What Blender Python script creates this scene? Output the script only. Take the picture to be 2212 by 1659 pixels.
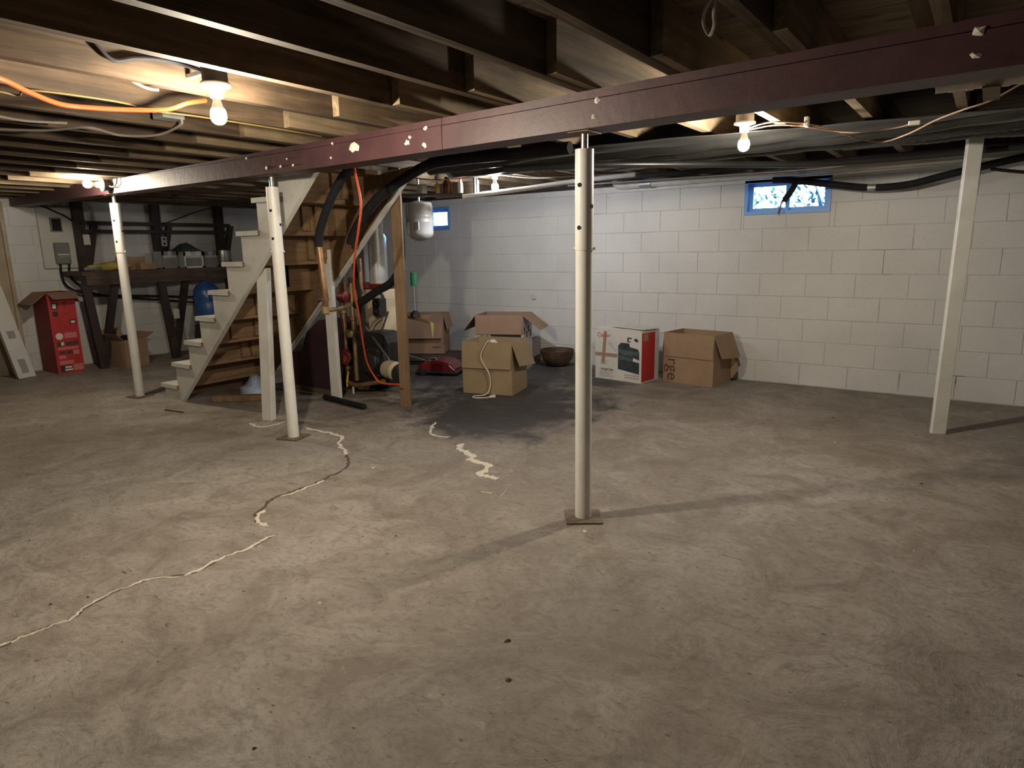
import bpy, bmesh, math, random
from mathutils import Vector, Matrix

random.seed(7)
for o in list(bpy.data.objects):
    bpy.data.objects.remove(o, do_unlink=True)
S = bpy.context.scene
C = S.collection

# ------------------------------------------------------------------ camera
def make_camera():
    yaw, pitch, roll = math.radians(35.56), math.radians(11.57), math.radians(-1.04)
    d = Vector((-math.sin(yaw) * math.cos(pitch), math.cos(yaw) * math.cos(pitch), -math.sin(pitch)))
    r = d.cross(Vector((0, 0, 1))).normalized()
    u = r.cross(d)
    r2 = math.cos(roll) * r + math.sin(roll) * u
    u2 = -math.sin(roll) * r + math.cos(roll) * u
    cam = bpy.data.cameras.new('camera')
    cam.sensor_width = 36.0
    cam.lens = 1427.0 * 36.0 / 2212.0
    cam.clip_start = 0.02
    o = bpy.data.objects.new('camera', cam)
    C.objects.link(o)
    m = Matrix((r2, u2, -d)).transposed().to_4x4()
    m.translation = Vector((0, 0, 1.28))
    o.matrix_world = m
    S.camera = o
make_camera()

# ------------------------------------------------------------------ world, exposure
W = bpy.data.worlds.new('world')
S.world = W
W.use_nodes = True
wn = W.node_tree.nodes
wn.clear()
bg = wn.new('ShaderNodeBackground')
bg.inputs[0].default_value = (0.30, 0.60, 1.0, 1)
bg.inputs[1].default_value = 4.0
wo = wn.new('ShaderNodeOutputWorld')
W.node_tree.links.new(bg.outputs[0], wo.inputs[0])
S.view_settings.view_transform = 'Standard'
S.view_settings.look = 'None'
S.view_settings.exposure = 2.58
S.view_settings.gamma = 1.0
S.view_settings.use_curve_mapping = False

BULB_WARM = (1.0, 0.87, 0.68)
BULB_COOL = (0.92, 0.94, 1.0)
BULB_POWER = {'near': 470.0, 'beam': 215.0, 'behind': 300.0, 'far': 240.0}

# ------------------------------------------------------------------ materials
MATS = {}
def _base(name):
    m = bpy.data.materials.new(name)
    m.use_nodes = True
    nt = m.node_tree
    b = nt.nodes['Principled BSDF']
    MATS[name] = m
    return m, nt, b

def coords(nt, scale=(1, 1, 1), obj=False):
    if obj:
        tc = nt.nodes.new('ShaderNodeTexCoord'); out = tc.outputs['Object']
    else:
        g = nt.nodes.new('ShaderNodeNewGeometry'); out = g.outputs['Position']
    mp = nt.nodes.new('ShaderNodeMapping')
    mp.inputs['Scale'].default_value = scale
    nt.links.new(out, mp.inputs[0])
    return mp.outputs[0]

def noise(nt, vec, scale, detail=4, rough=0.6, dist=0.0):
    n = nt.nodes.new('ShaderNodeTexNoise')
    n.inputs['Scale'].default_value = scale
    n.inputs['Detail'].default_value = detail
    n.inputs['Roughness'].default_value = rough
    n.inputs['Distortion'].default_value = dist
    nt.links.new(vec, n.inputs['Vector'])
    return n.outputs['Fac']

def ramp(nt, fac, stops):
    r = nt.nodes.new('ShaderNodeValToRGB')
    while len(r.color_ramp.elements) < len(stops):
        r.color_ramp.elements.new(0.5)
    for e, (p, c) in zip(r.color_ramp.elements, stops):
        e.position = p
        e.color = (c[0], c[1], c[2], 1) if not isinstance(c, (int, float)) else (c, c, c, 1)
    nt.links.new(fac, r.inputs[0])
    return r.outputs[0]

def mix(nt, fac, a, b, mode='MIX'):
    m = nt.nodes.new('ShaderNodeMix')
    m.data_type = 'RGBA'
    m.blend_type = mode
    for s, v in ((m.inputs[0], fac), (m.inputs[6], a), (m.inputs[7], b)):
        if isinstance(v, (int, float)): s.default_value = v
        elif isinstance(v, tuple): s.default_value = (v[0], v[1], v[2], 1)
        else: nt.links.new(v, s)
    return m.outputs[2]

def math_(nt, op, a, b=None):
    m = nt.nodes.new('ShaderNodeMath')
    m.operation = op
    for s, v in ((m.inputs[0], a), (m.inputs[1], b)):
        if v is None: continue
        if isinstance(v, (int, float)): s.default_value = v
        else: nt.links.new(v, s)
    return m.outputs[0]

def bump(nt, b, h, strength=0.3, dist=0.01):
    n = nt.nodes.new('ShaderNodeBump')
    n.inputs['Strength'].default_value = strength
    n.inputs['Distance'].default_value = dist
    nt.links.new(h, n.inputs['Height'])
    nt.links.new(n.outputs[0], b.inputs['Normal'])

def pm(name, col, rough=0.6, metal=0.0, var=0.18, scale=9.0, bmp=0.0, obj=False, aniso=(1, 1, 1), spec=0.5, dirt=None):
    """plain procedural material: colour with noise mottling and optional relief"""
    m, nt, b = _base(name)
    v = coords(nt, aniso, obj)
    f = noise(nt, v, scale, 5, 0.62)
    lo = tuple(max(0, c * (1 - var)) for c in col); hi = tuple(min(1, c * (1 + var)) for c in col)
    c = ramp(nt, f, [(0.3, lo), (0.7, hi)])
    if dirt:
        f2 = noise(nt, v, scale * 0.35, 6, 0.7)
        c = mix(nt, ramp(nt, f2, [(0.52, 0.0), (0.72, 0.75)]), c, dirt)
    nt.links.new(c, b.inputs['Base Color'])
    b.inputs['Roughness'].default_value = rough
    b.inputs['Metallic'].default_value = metal
    b.inputs['Specular IOR Level'].default_value = spec
    if bmp: bump(nt, b, f, bmp, 0.01)
    return m

def wood(name, dark, light, axis, rough=0.75, scale=1.0, knots=True):
    m, nt, b = _base(name)
    sc = [13 * scale] * 3
    sc['xyz'.index(axis)] = 0.9 * scale
    v = coords(nt, tuple(sc))
    f = noise(nt, v, 1.6, 6, 0.65, 0.6)
    c = ramp(nt, f, [(0.28, dark), (0.55, tuple((a + l) / 2 for a, l in zip(dark, light))), (0.78, light)])
    v2 = coords(nt, (1, 1, 1))
    f2 = noise(nt, v2, 3.1, 4, 0.6)
    c = mix(nt, ramp(nt, f2, [(0.4, 0.0), (0.75, 0.55)]), c, tuple(x * 0.45 for x in dark))
    if knots:
        vo = nt.nodes.new('ShaderNodeTexVoronoi')
        sk = [5.5] * 3; sk['xyz'.index(axis)] = 2.2
        nt.links.new(coords(nt, tuple(sk)), vo.inputs['Vector'])
        vo.inputs['Scale'].default_value = 1.0
        k = ramp(nt, vo.outputs['Distance'], [(0.07, 0.8), (0.16, 0.0)])
        c = mix(nt, k, c, tuple(x * 0.35 for x in dark))
    nt.links.new(c, b.inputs['Base Color'])
    b.inputs['Roughness'].default_value = rough
    b.inputs['Specular IOR Level'].default_value = 0.3
    bump(nt, b, f, 0.35, 0.006)
    return m

def emis(name, col, strength):
    m, nt, b = _base(name)
    b.inputs['Base Color'].default_value = (0.9, 0.9, 0.88, 1)
    b.inputs['Emission Color'].default_value = (*col, 1)
    b.inputs['Emission Strength'].default_value = strength
    return m

def floor_mat():
    m, nt, b = _base('concrete_floor')
    v = coords(nt)
    big = noise(nt, v, 0.55, 5, 0.6, 0.8)
    mid = noise(nt, v, 2.6, 9, 0.72, 1.4)
    med = noise(nt, coords(nt, (1, 1.5, 1)), 8.0, 8, 0.74, 2.2)
    fine = noise(nt, v, 34, 6, 0.72)
    c = ramp(nt, big, [(0.3, (0.24, 0.202, 0.165)), (0.5, (0.31, 0.272, 0.232)), (0.72, (0.385, 0.345, 0.305))])
    c = mix(nt, ramp(nt, mid, [(0.36, 0.75), (0.55, 0.0)]), c, (0.175, 0.138, 0.103))
    c = mix(nt, ramp(nt, mid, [(0.56, 0.0), (0.76, 0.7)]), c, (0.47, 0.43, 0.385))
    c = mix(nt, ramp(nt, med, [(0.33, 0.65), (0.49, 0.0)]), c, (0.15, 0.12, 0.092))
    c = mix(nt, ramp(nt, med, [(0.60, 0.0), (0.74, 0.55)]), c, (0.50, 0.46, 0.41))
    c = mix(nt, ramp(nt, fine, [(0.33, 0.45), (0.5, 0.0)]), c, (0.13, 0.105, 0.08))
    # short dark scuffs and trowel scars
    v3 = coords(nt, (1.0, 4.5, 1.0))
    sc = noise(nt, v3, 7.5, 3, 0.55, 1.6)
    c = mix(nt, ramp(nt, sc, [(0.25, 0.8), (0.31, 0.0)]), c, (0.085, 0.066, 0.05))
    for sc_, th in ((4.2, 0.05), (9.5, 0.075)):
        vo = nt.nodes.new('ShaderNodeTexVoronoi')
        vo.inputs['Scale'].default_value = sc_
        nt.links.new(coords(nt, (1, 1.6, 1)), vo.inputs['Vector'])
        c = mix(nt, ramp(nt, vo.outputs['Distance'], [(th * .6, 0.8), (th, 0.0)]), c, (0.075, 0.06, 0.045))
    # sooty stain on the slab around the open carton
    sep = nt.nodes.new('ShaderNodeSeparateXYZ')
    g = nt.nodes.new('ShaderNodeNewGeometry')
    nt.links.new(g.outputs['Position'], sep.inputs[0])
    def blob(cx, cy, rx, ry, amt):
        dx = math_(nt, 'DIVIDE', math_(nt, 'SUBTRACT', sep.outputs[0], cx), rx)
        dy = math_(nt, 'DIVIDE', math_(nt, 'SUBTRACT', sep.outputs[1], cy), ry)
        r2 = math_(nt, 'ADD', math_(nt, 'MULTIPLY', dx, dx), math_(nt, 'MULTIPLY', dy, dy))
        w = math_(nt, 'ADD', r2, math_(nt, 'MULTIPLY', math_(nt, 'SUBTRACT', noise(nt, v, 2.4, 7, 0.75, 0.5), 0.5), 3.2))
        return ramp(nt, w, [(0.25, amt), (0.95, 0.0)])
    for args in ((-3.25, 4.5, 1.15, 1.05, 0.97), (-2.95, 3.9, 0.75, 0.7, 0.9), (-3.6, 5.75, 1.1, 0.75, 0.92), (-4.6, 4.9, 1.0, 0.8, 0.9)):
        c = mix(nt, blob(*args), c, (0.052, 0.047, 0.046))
    nt.links.new(c, b.inputs['Base Color'])
    b.inputs['Specular IOR Level'].default_value = 0.35
    rr = ramp(nt, mid, [(0.3, 0.55), (0.7, 0.8)])
    nt.links.new(rr, b.inputs['Roughness'])
    h = math_(nt, 'ADD', math_(nt, 'MULTIPLY', mid, 1.0), math_(nt, 'MULTIPLY', fine, 0.25))
    bump(nt, b, h, 0.6, 0.03)
    return m

def block_mat():
    m, nt, b = _base('white_painted_block')
    v = coords(nt)
    f = noise(nt, v, 1.3, 5, 0.6)
    c = ramp(nt, f, [(0.3, (0.59, 0.585, 0.57)), (0.7, (0.70, 0.695, 0.675))])
    f2 = noise(nt, v, 60, 3, 0.7)
    c = mix(nt, ramp(nt, f2, [(0.3, 0.25), (0.45, 0.0)]), c, (0.40, 0.385, 0.36))
    vs = coords(nt, (1.0, 1.0, 3.2))
    f3 = noise(nt, vs, 5.5, 6, 0.7, 1.0)
    c = mix(nt, ramp(nt, f3, [(0.24, 0.8), (0.30, 0.0)]), c, (0.30, 0.255, 0.20))
    nt.links.new(c, b.inputs['Base Color'])
    b.inputs['Roughness'].default_value = 0.72
    b.inputs['Specular IOR Level'].default_value = 0.3
    bump(nt, b, noise(nt, v, 45, 5, 0.7), 0.3, 0.006)
    return m

def mortar_mat():
    m, nt, b = _base('painted_mortar')
    v = coords(nt)
    f = noise(nt, v, 2.2, 6, 0.7)
    c = ramp(nt, f, [(0.36, (0.22, 0.19, 0.155)), (0.45, (0.56, 0.55, 0.52))])
    nt.links.new(c, b.inputs['Base Color'])
    b.inputs['Roughness'].default_value = 0.85
    return m

def beam_mat():
    m, nt, b = _base('maroon_beam_paint')
    v = coords(nt)
    f = noise(nt, v, 5, 6, 0.65)
    c = ramp(nt, f, [(0.3, (0.052, 0.022, 0.025)), (0.7, (0.088, 0.038, 0.041))])
    f2 = noise(nt, v, 24, 4, 0.7)
    c = mix(nt, ramp(nt, f2, [(0.31, 0.85), (0.36, 0.0)]), c, (0.03, 0.018, 0.016))
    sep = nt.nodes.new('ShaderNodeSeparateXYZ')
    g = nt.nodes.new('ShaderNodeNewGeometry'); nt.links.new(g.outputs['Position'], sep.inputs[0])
    wear_glare = math_(nt, 'ADD', math_(nt, 'MULTIPLY', math_(nt, 'ADD', sep.outputs[0], 4.4), -0.55), math_(nt, 'MULTIPLY', f, 0.5))  # pale peeled paint plus the end bulb's glare, painted into the colour
    far = ramp(nt, math_(nt, 'ADD', math_(nt, 'MULTIPLY', sep.outputs[0], -1.0), -6.0), [(0.02, 1.0), (0.25, 0.0)])  # back to plain maroon past the bulb, where the beam is unlit
    wf = math_(nt, 'MULTIPLY', ramp(nt, wear_glare, [(0.25, 0.0), (0.75, 0.7)]), far)
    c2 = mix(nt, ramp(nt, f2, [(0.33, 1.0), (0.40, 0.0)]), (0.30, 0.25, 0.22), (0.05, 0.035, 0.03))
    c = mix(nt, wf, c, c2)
    nt.links.new(c, b.inputs['Base Color'])
    b.inputs['Roughness'].default_value = 0.5
    bump(nt, b, noise(nt, v, 22, 4, 0.6), 0.25, 0.005)
    return m

M_FLOOR = floor_mat()
M_BLOCK = block_mat()
M_MORTAR = mortar_mat()
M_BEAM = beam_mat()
M_JOIST = wood('old_joist_wood', (0.024, 0.016, 0.010), (0.15, 0.10, 0.058), 'y')
M_JOIST2 = wood('newer_joist_wood', (0.085, 0.06, 0.036), (0.36, 0.27, 0.165), 'y')
M_PLANK = wood('subfloor_wood', (0.10, 0.073, 0.045), (0.28, 0.21, 0.13), 'x')
M_STAIRWOOD_Y = wood('raw_stair_wood', (0.17, 0.10, 0.052), (0.33, 0.21, 0.11), 'y')
M_WOOD_Z = wood('pine_post_wood', (0.19, 0.12, 0.066), (0.33, 0.225, 0.13), 'z')
M_BROWN = pm('dark_brown_paint', (0.038, 0.024, 0.022), 0.55, var=0.35, scale=6)
M_BENCH = wood('grimy_bench_wood', (0.06, 0.042, 0.034), (0.15, 0.11, 0.085), 'y', knots=False)
M_WHITE = pm('white_trim_paint', (0.66, 0.65, 0.60), 0.5, var=0.06, scale=7, bmp=0.1, dirt=(0.47, 0.44, 0.38))
M_POST = pm('white_steel_paint', (0.80, 0.79, 0.74), 0.42, var=0.04, scale=12, dirt=(0.70, 0.67, 0.60))
M_STEEL = pm('galvanised_steel', (0.55, 0.55, 0.53), 0.3, 0.9, var=0.1)
M_RUST = pm('rusty_plate', (0.16, 0.12, 0.085), 0.75, 0.3, var=0.3, scale=30)
M_BLACK = pm('black_rubber', (0.016, 0.016, 0.018), 0.8, var=0.3, scale=20, spec=0.25)
M_HOLE = pm('dark_hole', (0.01, 0.01, 0.011), 0.9)
M_PLASTIC = pm('black_plastic_sheet', (0.020, 0.020, 0.019), 0.36, var=0.35, scale=3, spec=0.6, bmp=0.15)
M_CARD = pm('corrugated_cardboard', (0.32, 0.215, 0.135), 0.8, var=0.1, scale=6, obj=True, dirt=(0.25, 0.165, 0.10))
M_CARDR = pm('reddish_cardboard', (0.28, 0.175, 0.115), 0.8, var=0.1, scale=6, obj=True, dirt=(0.22, 0.13, 0.08))
M_CARDY = pm('tan_cardboard', (0.36, 0.27, 0.16), 0.8, var=0.1, scale=5, obj=True, dirt=(0.29, 0.20, 0.105))
M_CARDW = pm('white_carton_print', (0.66, 0.64, 0.60), 0.6, var=0.05, scale=5, obj=True, dirt=(0.5, 0.46, 0.42))
M_RED = pm('red_carton_print', (0.50, 0.035, 0.035), 0.5, var=0.12, scale=8, obj=True)
M_REDD = pm('dark_red_carton', (0.27, 0.035, 0.03), 0.6, var=0.2, scale=8, obj=True)
M_PINK = pm('faded_pink_ink', (0.62, 0.20, 0.20), 0.6, var=0.2, scale=90, obj=True)
M_INK = pm('black_ink', (0.03, 0.03, 0.032), 0.6, var=0.2)
M_INKG = pm('grey_ink', (0.32, 0.31, 0.30), 0.6, var=0.3, scale=120)
M_INKB = pm('dark_print_brown', (0.085, 0.045, 0.035), 0.7)
M_INKR = pm('red_ink', (0.45, 0.06, 0.05), 0.6)
M_TEAL = pm('printer_picture_dark', (0.032, 0.048, 0.055), 0.5, var=0.35, scale=25)
M_TEAL2 = pm('printer_picture_mid', (0.075, 0.105, 0.115), 0.5, var=0.3, scale=25)
M_TAPE = pm('brown_packing_tape', (0.36, 0.24, 0.17), 0.35, var=0.1)
M_PORC = pm('white_porcelain', (0.80, 0.78, 0.72), 0.25, var=0.03)
M_BOX = pm('black_junction_box', (0.035, 0.035, 0.038), 0.5, 0.2)
M_GREYBOX = pm('galvanised_box', (0.40, 0.40, 0.38), 0.45, 0.5, var=0.15)
M_ORANGE = pm('orange_cord', (0.62, 0.085, 0.025), 0.45, var=0.06)
M_YELLOW = pm('yellow_cable', (0.22, 0.15, 0.05), 0.5, var=0.1)
M_GREYC = pm('grey_cable', (0.17, 0.15, 0.13), 0.6, var=0.15)
M_CREAM = pm('cream_enamel', (0.56, 0.47, 0.32), 0.4, var=0.12, scale=6, dirt=(0.34, 0.25, 0.15))
M_COPPER = pm('tarnished_copper', (0.34, 0.20, 0.105), 0.45, 0.6, var=0.3, scale=18)
M_BRASS = pm('dull_brass', (0.42, 0.30, 0.15), 0.42, 0.6, var=0.25, scale=25)
M_IRON = pm('black_iron', (0.03, 0.029, 0.028), 0.5, 0.3, var=0.35, scale=14)
M_REDMETAL = pm('red_cast_iron', (0.22, 0.03, 0.025), 0.5, 0.2, var=0.2)
M_YHANDLE = pm('yellow_valve_handle', (0.72, 0.50, 0.10), 0.4)
M_TANK = pm('grey_tank_enamel', (0.42, 0.42, 0.40), 0.3, 0.1, var=0.06)
M_MAROON = pm('dark_maroon_metal', (0.050, 0.022, 0.030), 0.5, 0.1, var=0.25, scale=4)
M_BLUE = pm('blue_plastic_jug', (0.03, 0.085, 0.26), 0.3, var=0.2)
M_CLEAR = pm('cloudy_plastic_bin', (0.42, 0.44, 0.44), 0.3, var=0.15, scale=12)
M_GREEN = pm('dark_green_cloth', (0.035, 0.065, 0.05), 0.9, var=0.3)
M_GREENT = pm('green_tag', (0.05, 0.30, 0.20), 0.5)
M_PALEBLUE = pm('pale_blue_tag', (0.42, 0.55, 0.85), 0.5)
M_MUSTARD = pm('mustard_plastic', (0.45, 0.36, 0.08), 0.6, var=0.25)
M_AMBER = pm('amber_glass', (0.10, 0.035, 0.012), 0.1, var=0.2)
M_WPLY = wood('pale_plywood', (0.36, 0.29, 0.20), (0.50, 0.42, 0.31), 'z', knots=False)
M_VAC = pm('burgundy_vacuum_plastic', (0.15, 0.014, 0.018), 0.22, var=0.15)
M_CHROME = pm('chrome', (0.75, 0.75, 0.75), 0.12, 1.0, var=0.03)
M_BOWL = pm('brown_clay', (0.085, 0.052, 0.032), 0.8, var=0.35, scale=12, bmp=0.4)
M_MINERAL = pm('white_mineral_crust', (0.66, 0.60, 0.50), 0.9, var=0.12, scale=40, bmp=0.5)
M_CRACK = pm('dark_crack', (0.085, 0.066, 0.048), 0.95, var=0.3, scale=40)
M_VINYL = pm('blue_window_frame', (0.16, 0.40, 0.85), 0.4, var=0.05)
M_PVC = pm('white_pvc_pipe', (0.62, 0.61, 0.58), 0.4, var=0.08, scale=8, dirt=(0.42, 0.40, 0.37))
M_LEAF = pm('shrub_leaf', (0.012, 0.045, 0.05), 0.6, var=0.4, scale=15)
M_GROUND = pm('outside_ground', (0.12, 0.13, 0.08), 0.9, var=0.3)
M_PANEL = pm('grey_panel_enamel', (0.55, 0.55, 0.51), 0.5, var=0.05)
M_PANELG = pm('grey_cover_enamel', (0.18, 0.19, 0.18), 0.45, var=0.08)
M_CHIP = pm('concrete_chip', (0.10, 0.08, 0.06), 0.9, var=0.5, scale=30)
M_CHIPW = pm('pale_chip', (0.75, 0.70, 0.60), 0.9, var=0.1)
M_BAG = pm('pale_blue_bag', (0.38, 0.45, 0.60), 0.4)
M_LABELY = pm('yellow_tag', (0.62, 0.55, 0.22), 0.7)

def glass_mat():
    m = bpy.data.materials.new('window_glass'); m.use_nodes = True
    nt = m.node_tree; nt.nodes.clear()
    o = nt.nodes.new('ShaderNodeOutputMaterial')
    t = nt.nodes.new('ShaderNodeBsdfTransparent'); t.inputs[0].default_value = (0.9, 0.95, 0.97, 1)
    g = nt.nodes.new('ShaderNodeBsdfGlossy'); g.inputs['Roughness'].default_value = 0.04
    fr = nt.nodes.new('ShaderNodeFresnel'); fr.inputs[0].default_value = 1.45
    mx = nt.nodes.new('ShaderNodeMixShader')
    nt.links.new(fr.outputs[0], mx.inputs[0]); nt.links.new(t.outputs[0], mx.inputs[1]); nt.links.new(g.outputs[0], mx.inputs[2])
    nt.links.new(mx.outputs[0], o.inputs[0])
    return m
M_GLASS = glass_mat()

# ------------------------------------------------------------------ builders
def wloc(o):
    v = Vector(o.location)
    while o.parent:
        o = o.parent; v += Vector(o.location)
    return v

def obj(name, verts, faces, mat, parent=None, local=False, smooth=False, mats=None, fmat=None):
    me = bpy.data.meshes.new(name)
    off = Vector((0, 0, 0)) if (local or parent is None) else wloc(parent)
    me.from_pydata([tuple(Vector(v) - off) for v in verts], [], faces)
    for m in (mats or [mat]): me.materials.append(m)
    if fmat:
        for p, i in zip(me.polygons, fmat): p.material_index = i
    if smooth:
        for p in me.polygons: p.use_smooth = True
    me.update()
    bm = bmesh.new(); bm.from_mesh(me); bmesh.ops.recalc_face_normals(bm, faces=bm.faces); bm.to_mesh(me); bm.free()
    o = bpy.data.objects.new(name, me)
    C.objects.link(o)
    if parent: o.parent = parent
    return o

def tag(o, label=None, cat=None, group=None, kind=None):
    if label: o['label'] = label
    if cat: o['category'] = cat
    if group: o['group'] = group
    if kind: o['kind'] = kind
    return o

def thing(name, loc, label, cat, group=None, rotz=0.0):
    o = bpy.data.objects.new(name, None)
    o.empty_display_size = 0.1
    C.objects.link(o)
    o.location = loc
    o.rotation_euler = (0, 0, rotz)
    return tag(o, label, cat, group)

def boxv(x0, x1, y0, y1, z0, z1):
    v = [(x0, y0, z0), (x1, y0, z0), (x1, y1, z0), (x0, y1, z0), (x0, y0, z1), (x1, y0, z1), (x1, y1, z1), (x0, y1, z1)]
    f = [(0, 3, 2, 1), (4, 5, 6, 7), (0, 1, 5, 4), (1, 2, 6, 5), (2, 3, 7, 6), (3, 0, 4, 7)]
    return v, f

def box(name, x0, x1, y0, y1, z0, z1, mat, parent=None, bev=0.0, local=False, mats=None, fmat=None):
    v, f = boxv(x0, x1, y0, y1, z0, z1)
    o = obj(name, v, f, mat, parent, local, mats=mats, fmat=fmat)
    if bev:
        bm = bmesh.new(); bm.from_mesh(o.data)
        bmesh.ops.bevel(bm, geom=list(bm.edges), offset=bev, segments=1, affect='EDGES')
        bm.to_mesh(o.data); bm.free()
    return o

class MB:
    def __init__(s): s.v = []; s.f = []
    def add(s, v, f):
        n = len(s.v); s.v += [tuple(a) for a in v]; s.f += [tuple(i + n for i in q) for q in f]; return s
    def box(s, *a): return s.add(*boxv(*a))
    def build(s, name, mat, parent=None, **k): return obj(name, s.v, s.f, mat, parent, **k)

def frame_of(d):
    d = Vector(d).normalized()
    a = Vector((0, 0, 1)) if abs(d.z) < 0.95 else Vector((1, 0, 0))
    u = d.cross(a).normalized()
    return d, u, d.cross(u).normalized()

def cylv(p0, p1, r0, r1=None, n=16, cap=True):
    r1 = r0 if r1 is None else r1
    p0, p1 = Vector(p0), Vector(p1)
    d, u, w = frame_of(p1 - p0)
    v = []
    for p, r in ((p0, r0), (p1, r1)):
        for i in range(n):
            a = 2 * math.pi * i / n
            v.append(p + u * (math.cos(a) * r) + w * (math.sin(a) * r))
    f = [(i, (i + 1) % n, n + (i + 1) % n, n + i) for i in range(n)]
    if cap: f += [tuple(range(n - 1, -1, -1)), tuple(range(n, 2 * n))]
    return v, f

def smooth_sides(o):
    bm = bmesh.new(); bm.from_mesh(o.data)
    for q in bm.faces: q.smooth = True
    for e in bm.edges:
        if len(e.link_faces) == 2 and e.calc_face_angle(0) > 0.75: e.smooth = False
    bm.to_mesh(o.data); bm.free()
    return o

def cyl(name, p0, p1, r, mat, parent=None, r1=None, n=16, local=False):
    v, f = cylv(p0, p1, r, r1, n)
    return smooth_sides(obj(name, v, f, mat, parent, local))

def lathe(name, prof, base, axis, mat, parent=None, n=20, local=False):
    """prof: (radius, distance along axis)"""
    base = Vector(base); d, u, w = frame_of(axis)
    v = []; f = []
    for r, h in prof:
        for i in range(n):
            a = 2 * math.pi * i / n
            v.append(base + d * h + u * (math.cos(a) * r) + w * (math.sin(a) * r))
    for k in range(len(prof) - 1):
        for i in range(n):
            f.append((k * n + i, k * n + (i + 1) % n, (k + 1) * n + (i + 1) % n, (k + 1) * n + i))
    f.append(tuple(range(n - 1, -1, -1))); f.append(tuple(range((len(prof) - 1) * n, len(prof) * n)))
    o = obj(name, v, f, mat, parent, local)
    return smooth_sides(o)

def spline(pts, per=6):
    pts = [Vector(p) for p in pts]
    if len(pts) < 3: return pts
    out = []
    q = [pts[0] * 2 - pts[1]] + pts + [pts[-1] * 2 - pts[-2]]
    for i in range(1, len(q) - 2):
        a, b, c, d = q[i - 1:i + 3]
        for k in range(per):
            t = k / per
            out.append(0.5 * ((2 * b) + (c - a) * t + (2 * a - 5 * b + 4 * c - d) * t * t + (3 * b - a - 3 * c + d) * t ** 3))
    out.append(pts[-1])
    return out

def tubev(pts, r, n=8):
    pts = [Vector(p) for p in pts]
    v = []; f = []
    pu = None
    for i, p in enumerate(pts):
        d = (pts[min(i + 1, len(pts) - 1)] - pts[max(i - 1, 0)]).normalized()
        if pu is None: _, pu, _ = frame_of(d)
        pu = (pu - d * pu.dot(d)).normalized()
        w = d.cross(pu)
        rr = r(i / (len(pts) - 1)) if callable(r) else r
        for k in range(n):
            a = 2 * math.pi * k / n
            v.append(p + pu * (math.cos(a) * rr) + w * (math.sin(a) * rr))
    for i in range(len(pts) - 1):
        for k in range(n):
            f.append((i * n + k, i * n + (k + 1) % n, (i + 1) * n + (k + 1) % n, (i + 1) * n + k))
    f.append(tuple(range(n - 1, -1, -1))); f.append(tuple(range((len(pts) - 1) * n, len(pts) * n)))
    return v, f

def tube(name, pts, r, mat, parent=None, n=8, per=6, local=False, curve=True):
    v, f = tubev(spline(pts, per) if curve else pts, r, n)
    return smooth_sides(obj(name, v, f, mat, parent, local))

def prism(name, poly, axis, a, b, mat, parent=None, local=False, mats=None, fmat=None):
    """polygon in the plane across axis, extruded from a to b"""
    def P(p, t):
        if axis == 'y': return (p[0], t, p[1])
        if axis == 'x': return (t, p[0], p[1])
        return (p[0], p[1], t)
    n = len(poly)
    v = [P(p, a) for p in poly] + [P(p, b) for p in poly]
    f = [tuple(range(n)), tuple(range(2 * n - 1, n - 1, -1))] + [(i, n + i, n + (i + 1) % n, (i + 1) % n) for i in range(n)]
    return obj(name, v, f, mat, parent, local, mats=mats, fmat=fmat)

def stickv(p0, p1, w, h, up=(0, 0, 1)):
    """square-section bar from p0 to p1"""
    p0, p1 = Vector(p0), Vector(p1)
    d = (p1 - p0).normalized()
    s = d.cross(Vector(up)).normalized(); t = s.cross(d)
    v = [p + s * (a * w / 2) + t * (b * h / 2) for p in (p0, p1) for a, b in ((-1, -1), (1, -1), (1, 1), (-1, 1))]
    return v, [(0, 1, 2, 3), (7, 6, 5, 4), (0, 4, 5, 1), (1, 5, 6, 2), (2, 6, 7, 3), (3, 7, 4, 0)]

def stick(name, p0, p1, w, h, mat, parent=None, up=(0, 0, 1), local=False):
    return obj(name, *stickv(p0, p1, w, h, up), mat, parent, local)

def text(name, s, size, mat, parent, mtx, extrude=0.0006):
    cu = bpy.data.curves.new(name, 'FONT')
    cu.body = s; cu.size = size; cu.extrude = extrude
    cu.align_x = 'CENTER'; cu.align_y = 'CENTER'
    t = bpy.data.objects.new(name, cu); C.objects.link(t)
    dg = bpy.context.evaluated_depsgraph_get()
    me = bpy.data.meshes.new_from_object(t.evaluated_get(dg))
    C.objects.unlink(t); bpy.data.objects.remove(t)
    me.transform(mtx); me.materials.clear(); me.materials.append(mat)
    o = bpy.data.objects.new(name, me); C.objects.link(o); o.parent = parent
    return o

# ------------------------------------------------------------------ room shell
XL, XR, YB, YF, ZT = -8.80, 3.2, 6.38, -3.4, 2.10
WIN = [(-1.89, -1.16, 1.545, 1.847), (-6.18, -5.455, 1.525, 1.80)]   # openings in the far wall

fl = box('floor', XL - .3, XR + .3, YF - .3, YB + .3, -0.12, 0.0, M_FLOOR)
tag(fl, kind='structure')

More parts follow.
